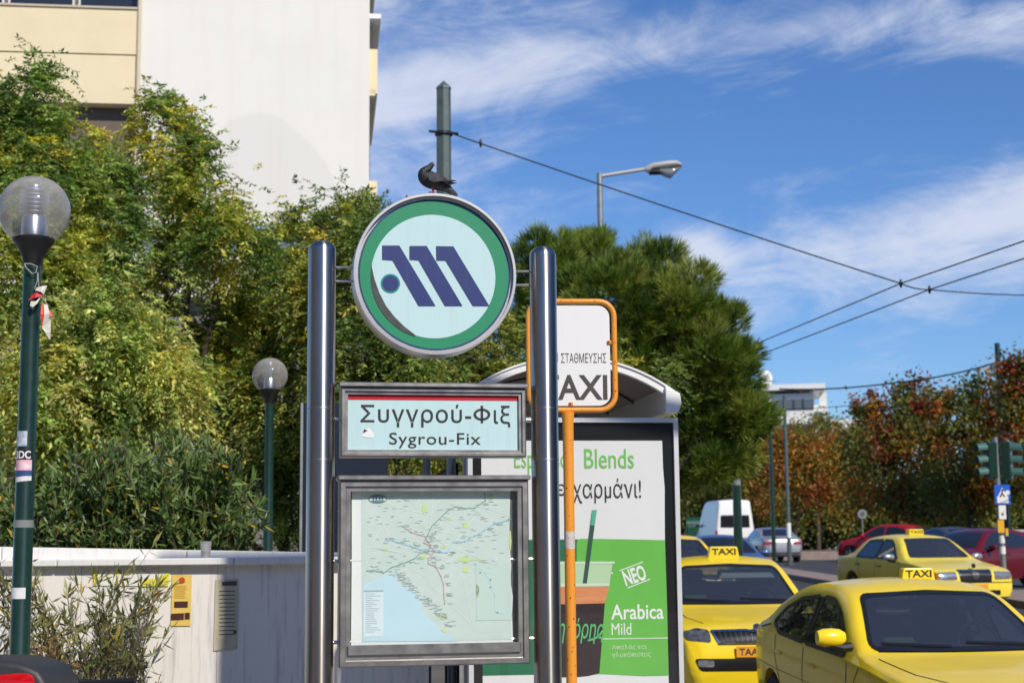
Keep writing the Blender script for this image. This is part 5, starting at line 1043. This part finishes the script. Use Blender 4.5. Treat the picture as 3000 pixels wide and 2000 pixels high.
LB['decals'] = [('windscreen', 'front', [scr_LB], .006, CARGLASS), ('windscreen_seal', 'front', seams([scr_LB + [scr_LB[0]]], .028), .009, BLACK),
    ('window_surround', 'both', seams([win_f + [win_f[0]], win_r + [win_r[0]]], .035), .008, BLACK), ('door_pillar', 'both', [[(.24, .965), (.36, .967), (.36, 1.345), (.24, 1.345)]], .004, BLACK),
    ('side_window', 'both', [win_f], .005, CARGLASS), ('side_window', 'both', [win_r], .005, CARGLASS),
    ('rear_window', 'rear', [scr_LBr], .006, CARGLASS), ('windscreen_wiper', 'front', seams([[(.62, 1.02), (.05, 1.045)], [(-.1, 1.018), (-.60, 1.04)]], .016), .016, BLACK),
    ('grille', 'front', [rnd([(-.40, 0.685), (.40, 0.685), (.46, 0.790), (.12, 0.800), (0, 0.785), (-.12, 0.800), (-.46, 0.790)], .03)], .010, GRILLE),
    ('grille_trim', 'front', seams([[(-.40, 0.683), (.40, 0.683), (.465, 0.795), (.12, 0.805), (0, 0.790), (-.12, 0.805), (-.465, 0.795), (-.40, 0.683)]], .018), .014, CHROME),
    ('headlight', 'pair', [rnd([(.48, 0.690), (.73, 0.715), (.755, 0.790), (.62, 0.825), (.49, 0.810)], .03)], .008, mat('headlamp_dark', (.03, .032, .035), .1, .4, col2=(.24, .25, .27), vs=14)),
    ('lower_intake', 'front', [rnd([(-.60, 0.405), (.60, 0.405), (.66, 0.530), (-.66, 0.530)], .04)], .008, GRILLE), ('fog_lamp', 'pair', [rnd([(.46, 0.445), (.62, 0.450), (.63, 0.515), (.46, 0.510)], .02)], .011, LAMPW),
    ('bonnet_seam', 'top', seams([[(-.72, -1.12), (-.66, -1.7), (-.52, -2.02)], [(.72, -1.12), (.66, -1.7), (.52, -2.02)]], .011), .003, SEAM),
    ('door_seam', 'both', seams([[(-.78, .90), (-.83, .55), (-.80, .27)], [(.30, .93), (.30, .28)], [(1.14, .97), (1.13, .80), (1.02, .62), (.96, .45)]], .012), .003, SEAM),
    ('side_crease_shade', 'both', seams([[(-1.0, .62), (0, .655), (1.0, .675), (1.7, .70)]], .006), .002, mat('crease_shadow', (.40, .27, .01), .6)), ('wing_seam', 'both', seams([[(-1.05, .885), (-.98, .80), (-.95, .62)]], .010), .003, SEAM), ('cowl_panel', 'front', [[(-.66, .992), (.66, .992), (.66, 1.012), (-.66, 1.012)]], .005, BLACK), ('tail_light', 'rpair', [rnd([(.46, .80), (.74, .78), (.76, .93), (.50, .95)], .03)], .007, LAMPR), ('waist_strip', 'both', seams([[(1.42, 1.045), (1.75, 1.0)]], .016), .005, BLACK)]  # side crease is a darker yellow strip, its shade painted on
for i in range(15): LB['decals'].append(('grille_slat', 'front', seams([[(-.37 + .053 * i, .702), (-.39 + .0555 * i, .772 if 5 < i < 9 else .782)]], .010), .016, mat('slat_grey', (.10, .10, .105), .3, .6)))
taxi = make_car(LB, 'taxi', YEL)
def roof_sign(T, kind, z, y):
    SY = mat('roof_sign_yellow', (.82, .62, .02), .4, coat=.3)
    if kind == 0: s = MB().prism(rnd([(-.19, -.02), (.19, -.02), (.165, .12), (-.165, .12)], .025), -.06, .06, Matrix.Translation((0, y, z)))
    else: s = MB().prism(rnd([(-.17, -.02), (.17, -.02), (.16, .11), (-.16, .11)], .03), -.08, .08, Matrix.Translation((0, y, z)))
    o = s.build('roof_sign', SY, T, bevel=.012, bseg=2); h = .098 if kind == 0 else .085
    yy = .0615 if kind == 0 else .0815
    t = text('TAXI', INK, o, (-.145, z + .022), (.145, z + h), y - yy, weight=.03)
    return o
def plate(T, body, y, z, w=.46, m=None, x=0):
    p = MB().box((x, y, z), (w, .012, .11)).build('number_plate', m or mat('plate_white', (.75, .75, .72), .4), T); b = text(body, mat('plate_ink', (.08, .03, .01), .5) if m else INK, p, (x - w / 2 + .03, z - .036), (x - w / 2 + .03 + (w - .06) * min(1, len(body) / 7.5), z + .036), y - .0085, weight=.02) if body else None
    return p
EM = Matrix.Translation((0, -2.352, .846)) @ Matrix.Rotation(R_(52), 4, 'X')
_e = MB().lathe([(0, -.02), (.043, -.02), (.043, .006), (.036, .010), (0, .010)], 24, EM).build('emblem', CHROME, taxi, smooth=True); MB().lathe([(.031, .009), (.030, .0125), (0, .0125)], 20, EM).build('emblem_disc', BLACK, _e)
roof_sign(taxi, 0, 1.49, .12)
PO = mat('plate_orange', (.80, .36, .04), .4); plate(taxi, 'TAA·8', -2.412, .60, m=PO)
MB().prism([(-.12, 0), (.12, 0), (.12, .075), (-.12, .075)], 0, .004, Matrix.Translation((-.45, -.86, 1.055)) @ Matrix.Rotation(R_(-62), 4, 'X')).build('licence_sticker', mat('sticker_green', (.10, .17, .03), .5, var=.4, vs=40), taxi)
def place(o, x, y, phi, label, cat='car', group=None):
    sl_ = math.atan((gz(y + 1.4) - gz(y - 1.4)) / 2.8) * math.cos(R_(phi)); o.location = (x, y, gz(y) + .003); o.rotation_euler = Euler((sl_, 0, R_(phi)), 'XYZ'); tag(o, label, cat, group); return o
place(taxi, 3.31, 12.84, 6.5, 'yellow liftback taxi at the head of the rank, dark side towards the poster', 'taxi', 'yellow taxis')
b2 = copy_tree(taxi); place(b2, 2.53, 18.55, 0, 'yellow taxi facing forward with black grille, second in the rank', 'taxi', 'yellow taxis')
vb = MB().prism([(-.36, 0), (.36, 0), (.34, .11), (-.34, .11)], 0, .006, Matrix.Translation((.26, -.38, 1.262)) @ Matrix.Rotation(R_(-62), 4, 'X')).build('sun_visor', mat('visor_pale', (.45, .55, .52), .5), b2)
b3 = copy_tree(taxi); place(b3, 3.05, 30.4, 6, 'yellow taxi third in the rank, mostly hidden by the poster panel', 'taxi', 'yellow taxis')
rs = [c for c in taxi.children if c.name.startswith('roof_sign')][0]; rs.scale = (.8, .8, .8); rs.location = (.20, .35, 1.49 * .2 - .015)
MB().prism(rnd([(-.05, 0), (.05, 0), (.05, .24), (-.05, .24)], .015), -.004, .004, Matrix.Translation((-.893, -.72, .42)) @ Matrix.Rotation(R_(90), 4, 'Z')).build('door_emblem', BLACK, taxi)

BX = dict(T=[(-2.24, .46), (-2.23, .60), (-2.19, .73), (-2.05, .80), (-1.6, .875), (-1.05, .95), (-.72, 1.13), (-.42, 1.33), (-.25, 1.40), (.1, 1.425), (.6, 1.42), (.98, 1.37), (1.25, 1.20), (1.50, 1.03), (1.65, .99), (2.05, .955), (2.19, .92), (2.23, .78), (2.24, .5)], B=[(-2.24, .42), (-2.15, .72), (-1.6, .82), (-1.0, .88), (0, .90), (1, .92), (1.9, .925), (2.15, .88), (2.24, .47)],
    P=[(-2.24, .70), (-2.2, .79), (-2.0, .83), (-1.4, .855), (0, .86), (1.4, .85), (2.0, .81), (2.2, .75), (2.24, .66)], Z=[(-2.24, .27), (-2, .22), (2, .23), (2.24, .32)], wy=(-1.38, 1.31), wr=.31, ww=.85, mirror=(.87, -.62, .99), tum=.58, handles=((.05, .79, .868), (1.0, .80, .863)), mm=mat('mirror_chrome', (.6, .63, .68), .2, .7), hm=BLACK)
scr_BX = rnd([(-.67, .98), (.67, .98), (.49, 1.345), (0, 1.36), (-.49, 1.345)], .05); bxf = dlo([(-.64, .935), (.22, .94), (.22, 1.31), (-.10, 1.30), (-.25, 1.215)]); bxr = dlo([(.28, .94), (1.12, .95), (.86, 1.28), (.28, 1.31)])
BX['cabin'] = [('y', scr_BX, -3, .7), ('x', bxf, -1.3, 1.3), ('x', bxr, -1.3, 1.3)]; BX['cabin_floor'] = .95
BX['decals'] = [('windscreen', 'front', [scr_BX], .006, CARGLASS), ('window_surround', 'both', seams([bxf + [bxf[0]], bxr + [bxr[0]]], .04), .008, BLACK),
    ('side_window', 'both', [bxf], .005, CARGLASS), ('side_window', 'both', [bxr], .005, CARGLASS), ('rear_window', 'rear', [rnd([(-.58, 1.06), (.58, 1.06), (.46, 1.325), (-.46, 1.325)], .06)], .006, GLASSC),
    ('grille', 'front', [rnd([(-.30, .57), (.30, .57), (.33, .755), (-.33, .755)], .02)], .010, GRILLE), ('grille_trim', 'front', seams([[(-.31, .565), (.31, .565), (.34, .765), (-.34, .765), (-.31, .565)]], .030), .013, CHROME),
    ('headlight', 'pair', [rnd([(.40, .60), (.74, .605), (.77, .735), (.41, .75)], .02)], .010, LAMPW), ('indicator', 'pair', [rnd([(.75, .61), (.80, .62), (.80, .72), (.78, .73)], .01)], .010, AMBER), ('bumper_seam', 'front', seams([[(-.82, .545), (.82, .545)]], .015), .008, SEAM), ('lower_intake', 'front', [rnd([(-.5, .31), (.5, .31), (.5, .40), (-.5, .40)], .02)], .010, GRILLE),
    ('emblem_star', 'front', [circle((0, .68), .075, 20)], .016, mat('emblem_grey', (.13, .13, .135), .3, .7)), ('door_seam', 'both', seams([[(-.75, .9), (-.80, .3)], [(.25, .92), (.25, .3)], [(1.05, .92), (.92, .5)]], .009), .003, SEAM), ('tail_light', 'rpair', [rnd([(.40, .72), (.78, .70), (.78, .86), (.42, .86)], .02)], .008, LAMPR)]
mb = make_car(BX, 'taxi', YEL2); roof_sign(mb, 1, 1.42, .1); plate(mb, '', -2.262, .46, m=PO)
MB().lathe([(0, -.006), (.045, -.006), (.045, .006), (0, .006)], 18, Matrix.Translation((0, -2.14, .86)) @ Matrix.Rotation(R_(90), 4, 'X')).build('bonnet_star', CHROME, mb)
place(mb, 8.30, 31.7, 14, 'older boxy yellow sedan taxi with chrome grille out on the avenue', 'taxi', 'yellow taxis')

CO = dict(T=[(-2.2, .42), (-2.18, .56), (-2.1, .66), (-1.8, .77), (-1.3, .87), (-1.0, .92), (-.65, 1.10), (-.25, 1.30), (.1, 1.375), (.5, 1.37), (.95, 1.27), (1.4, 1.08), (1.7, .985), (2.0, .965), (2.13, .94), (2.19, .80), (2.2, .5)], B=[(-2.2, .38), (-2.1, .58), (-1.6, .75), (-1, .84), (0, .88), (1, .91), (1.9, .91), (2.1, .87), (2.2, .46)], P=[(-2.2, .56), (-2.1, .72), (-1.8, .83), (-1, .865), (0, .87), (1.2, .865), (1.9, .82), (2.12, .74), (2.2, .6)], Z=[(-2.2, .25), (-2, .2), (2, .22), (2.2, .32)],
    wy=(-1.32, 1.3), wr=.315, ww=.865, mirror=(.87, -.5, .96), handles=((.35, .78, .874),))
CO['decals'] = [('windscreen', 'front', [rnd([(-.68, .955), (.68, .955), (.48, 1.30), (0, 1.315), (-.48, 1.30)], .05)], .006, GLASSC), ('side_window', 'both', [dlo([(-.55, .90), (.55, .925), (1.18, .96), (.92, 1.16), (.5, 1.28), (.08, 1.285), (-.2, 1.18)])], .005, GLASSC), ('rear_window', 'rear', [rnd([(-.62, 1.03), (.62, 1.03), (.47, 1.30), (-.47, 1.30)], .06)], .006, GLASSC),
    ('tail_light', 'rpair', [rnd([(.40, .70), (.76, .695), (.775, .80), (.44, .81)], .02)], .008, LAMPR), ('number_plate', 'rear', [rect((-.27, .70), (.27, .80))], .009, mat('plate_grey', (.45, .46, .42), .4)), ('boot_seam', 'rear', seams([[(-.62, .93), (-.62, .66), (.62, .66), (.62, .93)]], .010), .004, SEAM), ('bumper_base', 'rear', [rnd([(-.66, .34), (.66, .34), (.7, .40), (-.7, .40)], .02)], .006, BLACK),
    ('headlight', 'pair', [rnd([(.42, .58), (.70, .60), (.73, .67), (.46, .68)], .03)], .008, LAMPW), ('grille', 'front', [rnd([(-.34, .52), (.34, .52), (.36, .60), (-.36, .60)], .02)], .008, GRILLE), ('lower_intake', 'front', [rnd([(-.55, .28), (.55, .28), (.55, .40), (-.55, .40)], .02)], .008, GRILLE), ('door_seam', 'both', seams([[(-.6, .88), (-.66, .3)], [(.62, .9), (.60, .32)]], .009), .003, SEAM)]
sil = make_car(CO, 'silver_coupe', paint('silver', (.42, .43, .45), .3, .55))
MB().box((0, 2.02, 1.015), (1.1, .16, .025)).build('spoiler', MATS['paint_silver'], sil, bevel=.008, bseg=1)
for s in (-.5, .5): MB().box((s, 2.02, .99), (.03, .1, .05)).build('spoiler_post', MATS['paint_silver'], sil)
place(sil, 10.35, 62.2, 184, 'silver coupe seen from behind with red tail lights, driving away', 'car', 'cars on the avenue')
def recolour(root, old, new):
    for c in root.children_recursive:
        if c.type == 'MESH' and c.data.materials and c.data.materials[0] == old: c.material_slots[0].link = 'OBJECT'; c.material_slots[0].material = new
bl = copy_tree(sil); bl.name = 'blue_car'; recolour(bl, MATS['paint_silver'], paint('blue', (.10, .17, .36), .3, .4)); place(bl, 4.95, 37.0, 6, 'steel blue car with dark windscreen coming up behind the taxis', 'car', 'cars on the avenue')
gr = copy_tree(sil); gr.name = 'grey_car'; recolour(gr, MATS['paint_silver'], paint('grey', (.09, .10, .12), .3, .4)); place(gr, 15.2, 54.0, 196, 'dark grey car just showing its roof past the sedan taxi', 'car', 'cars on the avenue')

HB = dict(T=[(-1.95, .42), (-1.94, .58), (-1.86, .70), (-1.6, .82), (-1.2, .92), (-.95, .97), (-.6, 1.18), (-.2, 1.39), (.1, 1.45), (.7, 1.455), (1.2, 1.41), (1.5, 1.32), (1.72, 1.13), (1.86, .95), (1.93, .75), (1.95, .45)], B=[(-1.95, .38), (-1.85, .62), (-1.4, .80), (-.9, .88), (0, .92), (1, .96), (1.6, .97), (1.85, .86), (1.95, .42)], P=[(-1.95, .55), (-1.85, .70), (-1.6, .81), (-1, .845), (0, .85), (1, .845), (1.6, .80), (1.86, .71), (1.95, .58)], Z=[(-1.95, .26), (-1.7, .2), (1.7, .22), (1.95, .32)], wy=(-1.22, 1.22), wr=.31, ww=.845, mirror=(.855, -.55, 1.0), handles=((.2, .82, .85), (.95, .84, .845)))
HB['decals'] = [('windscreen', 'front', [rnd([(-.67, 1.0), (.67, 1.0), (.50, 1.36), (0, 1.378), (-.50, 1.36)], .05)], .006, GLASSC), ('side_window', 'both', [dlo([(-.68, .94), (.28, .955), (.28, 1.35), (-.02, 1.345), (-.32, 1.20)])], .005, GLASSC), ('side_window', 'both', [dlo([(.34, .955), (1.32, .99), (1.12, 1.25), (.75, 1.34), (.34, 1.35)])], .005, GLASSC), ('rear_window', 'rear', [rnd([(-.58, 1.06), (.58, 1.06), (.47, 1.34), (-.47, 1.34)], .06)], .006, GLASSC),
    ('tail_light', 'rpair', [rnd([(.56, .74), (.72, .74), (.70, 1.0), (.60, 1.0)], .02)], .008, LAMPR), ('headlight', 'pair', [rnd([(.42, .60), (.68, .62), (.70, .74), (.48, .72)], .03)], .008, LAMPW), ('grille', 'front', [rnd([(-.32, .56), (.32, .56), (.34, .64), (-.34, .64)], .02)], .008, GRILLE), ('lower_intake', 'front', [rnd([(-.5, .28), (.5, .28), (.5, .42), (-.5, .42)], .02)], .008, GRILLE), ('number_plate', 'rear', [rect((-.26, .62), (.26, .73))], .009, MATS['plate_grey']), ('door_seam', 'both', seams([[(-.72, .92), (-.76, .3)], [(.31, .95), (.31, .3)], [(1.1, .97), (.95, .5)]], .009), .003, SEAM)]
red = make_car(HB, 'red_hatchback', paint('red', (.42, .008, .018))); place(red, 14.6, 60.0, 225, 'bright red hatchback turning away across the avenue', 'car', 'cars on the avenue')
dr = copy_tree(red); dr.name = 'dark_red_car'; recolour(dr, MATS['paint_red'], paint('dark_red', (.12, .006, .014))); place(dr, 11.3, 37.9, -52, 'dark red car passing behind the traffic light', 'car', 'cars on the avenue')
def van():
    SPV = dict(T=[(-2.75, .5), (-2.72, .8), (-2.5, 1.05), (-2.1, 1.2), (-1.85, 1.35), (-1.3, 2.1), (-.95, 2.5), (-.6, 2.68), (0, 2.74), (2.3, 2.74), (2.66, 2.70), (2.73, 2.5), (2.75, .7)], B=[(-2.75, .45), (-2.5, .95), (-2, 1.1), (-1.4, 1.15), (2.6, 1.15), (2.75, .65)], P=[(-2.75, .72), (-2.5, .90), (-2, .97), (0, .99), (2.6, .99), (2.72, .96), (2.75, .92)], Z=[(-2.75, .3), (2.75, .38)], tum=.125, crown=.05, wy=(-1.85, 1.6), wr=.36, ww=.98, mirror=(1.0, -1.5, 1.55))
    SPV['decals'] = [('rear_window', 'rear', [rnd([(.06, 1.38), (.72, 1.38), (.70, 1.98), (.06, 1.98)], .06)], .006, GLASSC), ('rear_window', 'rear', [rnd([(-.72, 1.38), (-.06, 1.38), (-.06, 1.98), (-.70, 1.98)], .06)], .006, GLASSC), ('tail_light', 'rpair', [rnd([(.86, .75), (.955, .75), (.945, 1.25), (.86, 1.25)], .02)], .008, LAMPR), ('windscreen', 'front', [rnd([(-.85, 1.42), (.85, 1.42), (.76, 2.2), (-.76, 2.2)], .06)], .006, GLASSC), ('side_window', 'both', [dlo([(-1.65, 1.42), (-.75, 1.42), (-.75, 2.05), (-1.2, 2.05)])], .005, GLASSC), ('door_seam', 'rear', seams([[(0, .6), (0, 2.6)]], .012), .004, SEAM), ('rear_bumper', 'rear', [rnd([(-.9, .42), (.9, .42), (.9, .62), (-.9, .62)], .03)], .02, mat('bumper_grey', (.12, .12, .125), .6)), ('number_plate', 'rear', [rect((-.62, .80), (-.10, .91))], .008, MATS['plate_grey']), ('side_rail', 'both', seams([[(-.9, .75), (2.5, .75)]], .06), .006, mat('bumper_grey', (.12, .12, .125), .6))]
    return place(make_car(SPV, 'white_van', paint('white', (.78, .78, .77))), 10.5, 76.9, 184, 'white high roof van seen from behind with dark rear windows', 'van', 'cars on the avenue')
van()

# ================================================================== street furniture
def pole_thing(name, label, px, py_top, Y, r0, r1, m, n=16, cap=True, group=None, cat='pole', z0=None):
    p = at(px, py_top, Y); z = gz(Y) if z0 is None else z0; T = thing(name, label, cat, loc=(p.x, Y, z), group=group); h = p.z - z
    MB().lathe([(r0, 0), (r1, h), (0, h + .01)], n).build('shaft', m, T, smooth=n > 8); MB().lathe([(r0 * 1.9, -.02), (r0 * 1.9, .05), (r0 * 1.1, .07)], n).build('base_plate', m, T); return T, h
WIREM = mat('wire_dark', (.02, .021, .024), .6)
def trolley_pole():
    Y = 26.; T, h = pole_thing('trolley_pole', 'tall grey green trolley wire pole with pointed top behind the pigeon', 1019, 203, Y, .15, .125, GREYGREEN, 8)
    MB().lathe([(.135, h - .02), (.13, h + .02), (0, h + .14)], 8).build('pointed_cap', GREYGREEN, T)
    zc = at(1019, 308, Y).z - T.location.z
    MB().lathe([(.15, zc - .03), (.16, zc - .02), (.16, zc + .02), (.15, zc + .03)], 16, close=True).build('clamp', BLACK, T); MB().path([(-.26, -.05, zc + .04), (.26, -.02, zc)], .025, 8).build('clamp_arm', BLACK, T)
    return Vector(T.location) + Vector((.16, 0, zc))
wp = trolley_pole()
def wire(name, label, pts, r, sag=0., extras=()):
    T = thing(name, label, 'wire', loc=pts[0], group='overhead wires'); b = MB(); full = []
    for a, c in zip(pts[:-1], pts[1:]):
        for k in range(13):
            t = k / 12; q = Vector(a).lerp(Vector(c), t); q.z -= sag * 4 * t * (1 - t); full.append(q - Vector(pts[0]))
    b.path([q for i, q in enumerate(full) if i == 0 or (q - full[i - 1]).length > 1e-4], r, 6).build('strand', WIREM, T, smooth=True)
    for e in extras: MB().lathe([(0, -.08), (.022, -.05), (.028, 0), (.022, .05), (0, .08)], 10, Matrix.Translation(Vector(e) - Vector(pts[0]))).build('insulator', BLACK, T, smooth=True)
    return T
c1, c2, c3 = at(2069, 651, 25.0), at(2135, 665, 25.6), at(2420, 678, 27)
wire('span_wire', 'span wire sloping down from the grey green pole to the contact wires', [wp, c1, c2, c3, at(2900, 690, 30)], .012, .03, (wp.lerp(c1, .065), c1, c2))
wire('contact_wire', 'upper of the two trolley contact wires rising over the avenue', [at(1500, 885, 42), at(1745, 786, 32.5), c1, at(2400, 537, 21.6), at(2900, 360, 17)], .011, .0)
wire('contact_wire', 'lower of the two trolley contact wires rising over the avenue', [at(1540, 895, 42), at(1755, 811, 33.5), c2, at(2400, 578, 22.4), at(2900, 420, 17.5)], .011, .0)
def far_pole():
    Y = 66.; T, h = pole_thing('trolley_pole', 'far green trolley pole rising above the rust tipped trees with a dark cable', 2290, 788, Y, .16, .12, GREENPOLE, 12); 
    loop = at(2290, 832, Y) - Vector(T.location); pts = [loop + Vector((.12, 0, .25)), loop + Vector((.32, 0, .2)), loop + Vector((.36, 0, -.4)), loop + Vector((.15, 0, -.9))]
    MB().path(pts, .03, 8).build('cable_loop', BLACK, T); MB().box(loop + Vector((-.18, -.05, -.25)), (.2, .2, .3)).build('junction_box', GREYGREEN, T)
    a = Vector(T.location) + loop
    wire('feeder_cable', 'thick dark feeder cable running from the far green pole towards the pine', [a, at(2060, 878, 68), at(1790, 893, 72)], .035, .12)
    wire('feeder_cable', 'thin far wire crossing the sky beside the distant white building', [at(2300, 925, 70), at(1940, 932, 75), at(1700, 936, 80)], .018, .1)
far_pole()
def street_light():
    Y = 40.; T, h = pole_thing('street_light', 'tall street light with curved arm and glass lamp head above the pine', 1377, 398, Y, .11, .075, GALV, 12, cat='street light', z0=gz(Y) + .15)
    zq = zoomer(1700, 420, 350 / 1960, 280 / 1568); q = lambda x, y: at(*zq(x, y), Y) - Vector(T.location)
    MB().path([q(330, 540), q(700, 480), q(1050, 425)], [.055, .05, .05], 10).build('arm', mat('arm_grey', (.5, .48, .45), .5, .3), T, smooth=True)
    def loft(secs, name, m):
        vs = []; n = 16
        for (x, yt, yb, w) in secs:
            a, b = q(x, yt), q(x, yb); c = (a + b) / 2; hh = (a - b).length / 2
            for k in range(n): t = 2 * math.pi * k / n; vs.append(c + Vector((0, math.cos(t) * w, math.sin(t) * hh)))
        MB().add(vs, [(i * n + k, i * n + (k + 1) % n, (i + 1) * n + (k + 1) % n, (i + 1) * n + k) for i in range(len(secs) - 1) for k in range(n)] + [tuple(range(n)), tuple(range(len(vs) - n, len(vs)))]).build(name, m, T, smooth=True)
    loft([(1060, 390, 460, .06), (1130, 350, 500, .12), (1180, 325, 440, .16), (1400, 295, 420, .20), (1560, 285, 395, .19), (1640, 320, 385, .13), (1675, 370, 385, .03)], 'housing', mat('housing_grey', (.50, .48, .45), .45, var=.1))
    loft([(1130, 430, 520, .11), (1300, 425, 515, .14), (1360, 425, 500, .12)], 'gear_case', BLACK)
    loft([(1300, 420, 510, .14), (1400, 415, 560, .17), (1480, 408, 585, .17), (1560, 400, 500, .15), (1660, 385, 395, .05)], 'lamp_glass', glass_mat('lamp_glass_m', (.6, .6, .58), .35, (.45, .43, .40), 1.45, .05))
street_light()
pole_thing('green_pole', 'slim dark green pole on the traffic island beside its taller twin', 1768, 962, 58, .085, .07, GREENPOLE, group='slim poles', z0=gz(58))
T_, h_ = pole_thing('green_pole', 'slim grey green pole with a pale sticker, taller of the pair', 1801, 908, 57, .085, .06, GREYGREEN, group='slim poles', z0=gz(57)); 
MB().lathe([(.088, 1.0), (.088, 1.55)], 16).build('sticker', WHITE, T_)
T_, h_ = pole_thing('bollard_pole', 'thick short green pole with grey painted top in front of the white van', 1690, 1052, 33, .105, .085, GREENPOLE, group='slim poles', z0=gz(33)); MB().lathe([(.089, h_ - .75), (.088, h_), (0, h_ + .02)], 16).build('grey_top', mat('top_grey', (.22, .23, .24), .6), T_)

def traffic_light():
    Y = 33.; p0 = at(2285, 1004, Y); fr = Frame((at(2306, 1290, Y).x, Y, gz(Y) + .15)); T = thing('traffic_light', 'dark green traffic light on a pole with blue crossing sign and yellow push button', 'traffic light', fr)
    L = lambda a, b: fr.xz((a, b)); zt = p0.z - fr.loc.z; lean = p0.x - fr.loc.x
    MB().path([(0, 0, 0), (lean, 0, zt)], .055, 14).build('pole', GALV, T, smooth=True)
    xx = lambda z: lean * z / zt
    def head(px0, px1, py0, py1, turn, name):
        x0, z1_ = L(px0, py0); x1, z0 = L(px1, py1); cx, w = (x0 + x1) / 2, (x1 - x0); hd = MB().box((0, 0, 0), (.30, .2, z1_ - z0)).build(name, GREENPOLE, T, bevel=.02); hd.location = (cx, 0, (z0 + z1_) / 2); hd.rotation_euler.z = turn; H = (z1_ - z0) / 3
        for k, c in enumerate(((.10, .008, .008), (.11, .06, .005), (.006, .07, .03))):
            z = H * (1 - k); MB().lathe([(0, 0), (.095, 0), (.09, .012), (0, .02)], 20, Matrix.Translation((0, -.1, z)) @ Matrix.Rotation(R_(90), 4, 'X')).build('lens', mat('lens_%d' % k, c, .15), hd)
            v = []; n = 12
            for j in range(n + 1):
                a = R_(-20 + 220 * j / n)
                for yy, rr in ((-.1, .118), (-.34, .112)): v.append((rr * math.cos(a), yy, z + rr * math.sin(a) - (.02 if yy < -.2 else 0)))
            MB().add(v, [(2 * j, 2 * j + 1, 2 * j + 3, 2 * j + 2) for j in range(n)]).build('visor', mat('visor_green', (.05, .13, .115), .5), hd, smooth=True)
        return hd
    head(2262, 2284, 1015, 1098, R_(-72), 'signal_head'); head(2300, 2325, 1015, 1100, R_(62), 'signal_head')
    def board(a, b, m, name, y=-.07): q0, q1 = L(*a), L(*b); return MB().box(((q0[0] + q1[0]) / 2, y, (q0[1] + q1[1]) / 2), (abs(q1[0] - q0[0]), .02, abs(q1[1] - q0[1]))).build(name, m, T), q0, q1
    s, q0, q1 = board((2281, 1113), (2319, 1158), mat('sign_road_blue', (.01, .10, .55), .4), 'crossing_sign'); u = lambda a, b: (q0[0] + (q1[0] - q0[0]) * a, q0[1] + (q1[1] - q0[1]) * b)
    sheet([[u(.5, .14), u(.16, .66), u(.86, .66)]], -.082, 'white_triangle', WHITE, s); sheet([stroke([u(.5, .28), u(.45, .48)], .03)[0], stroke([u(.45, .46), u(.34, .62)], .03)[0], stroke([u(.47, .46), u(.62, .6)], .03)[0], circle(u(.53, .27), .025, 10)], -.085, 'walking_figure', INK, s); sheet([rect(u(.14, .60), u(.86, .93))], -.084, 'white_strip', WHITE, s)
    sheet([circle(u(.83, .40), .05, 12)], -.083, 'round_sticker', WHITE, s)
    s2, r0_, r1_ = board((2291, 1160), (2309, 1192), WHITE, 'white_sign'); sheet([[(r0_[0] + (r1_[0] - r0_[0]) * a, r0_[1] + (r1_[1] - r0_[1]) * b) for a, b in ((.3, .5), (.5, .62), (.75, .35), (.6, .75), (.35, .72))]], -.082, 'mark', INK, s2)
    for a, b in (((2288, 1194), (2304, 1223)), ((2306, 1213), (2313, 1230))): q, _, _ = board(a, b, mat('button_yellow', (.75, .42, .02), .4), 'push_button_box', -.09)
    for z in (1238, 1263): zz = L(2300, z)[1]; MB().lathe([(.06, zz - .08), (.06, zz + .08)], 14, Matrix.Translation((xx(zz), 0, 0))).build('sticker', WHITE, T)
traffic_light()
def park_fence():
    n = 60; x0, x1, Y = 17.0, 34.0, 70.; T = thing('park_fence', 'pale low railing along the park edge under the trees', 'fence', loc=(x0, Y, gz(Y) + .1)); M = mat('fence_pale', (.45, .44, .40), .7)
    bal = MB().box((0, 0, .55), (.07, .07, .9)).mesh('baluster', M)
    for i in range(n): link('baluster', bal, T, ((x1 - x0) * i / (n - 1), 0, 0))
    for z in (.06, 1.02): MB().box(((x1 - x0) / 2, 0, z), (x1 - x0 + .1, .14, .1)).build('rail', M, T)
park_fence()
def round_sign():
    Y = 66.; p = at(1980, 1180, Y); T = thing('round_road_sign', 'round grey road sign on a thin post beyond the red hatchback', 'sign', loc=(p.x, Y, gz(Y) + .1)); h = p.z - T.location.z
    MB().path([(0, 0, 0), (0, 0, h)], .03, 8).build('post', GALV, T); MB().lathe([(0, -.01), (.2, -.01), (.2, .01), (0, .01)], 24, Matrix.Translation((0, -.05, h)) @ Matrix.Rotation(R_(90), 4, 'X')).build('disc', mat('sign_grey', (.22, .22, .23), .5), T); MB().lathe([(0, -.012), (.1, -.012), (.1, .012), (0, .012)], 24, Matrix.Translation((0, -.06, h)) @ Matrix.Rotation(R_(90), 4, 'X')).build('inner_disc', mat('sign_dark', (.08, .08, .1), .5), T)
round_sign()
def bin_():
    Y = 82.; p = at(1592, 1180, Y); T = thing('green_container', 'green recycling container beside the white van', 'container', loc=(p.x, Y, gz(Y) + .15)); M = mat('bin_green', (.006, .06, .03), .4)
    MB().box((0, 0, .75), (.75, .9, 1.25), top=(1.1, 1.1)).build('tub', M, T, bevel=.05); MB().lathe([(.45, -.42), (.45, .42), (0, .42)], 16, Matrix.Translation((0, 0, 1.38)) @ Matrix.Rotation(R_(90), 4, 'Y')).build('lid', M, T, smooth=True)
    for sx in (-.3, .3):
        for sy in (-.3, .3): MB().lathe([(0, -.04), (.1, -.04), (.1, .04), (0, .04)], 14, Matrix.Translation((sx, sy, .1)) @ Matrix.Rotation(R_(90), 4, 'Y')).build('caster', RUBBER, T)
bin_()
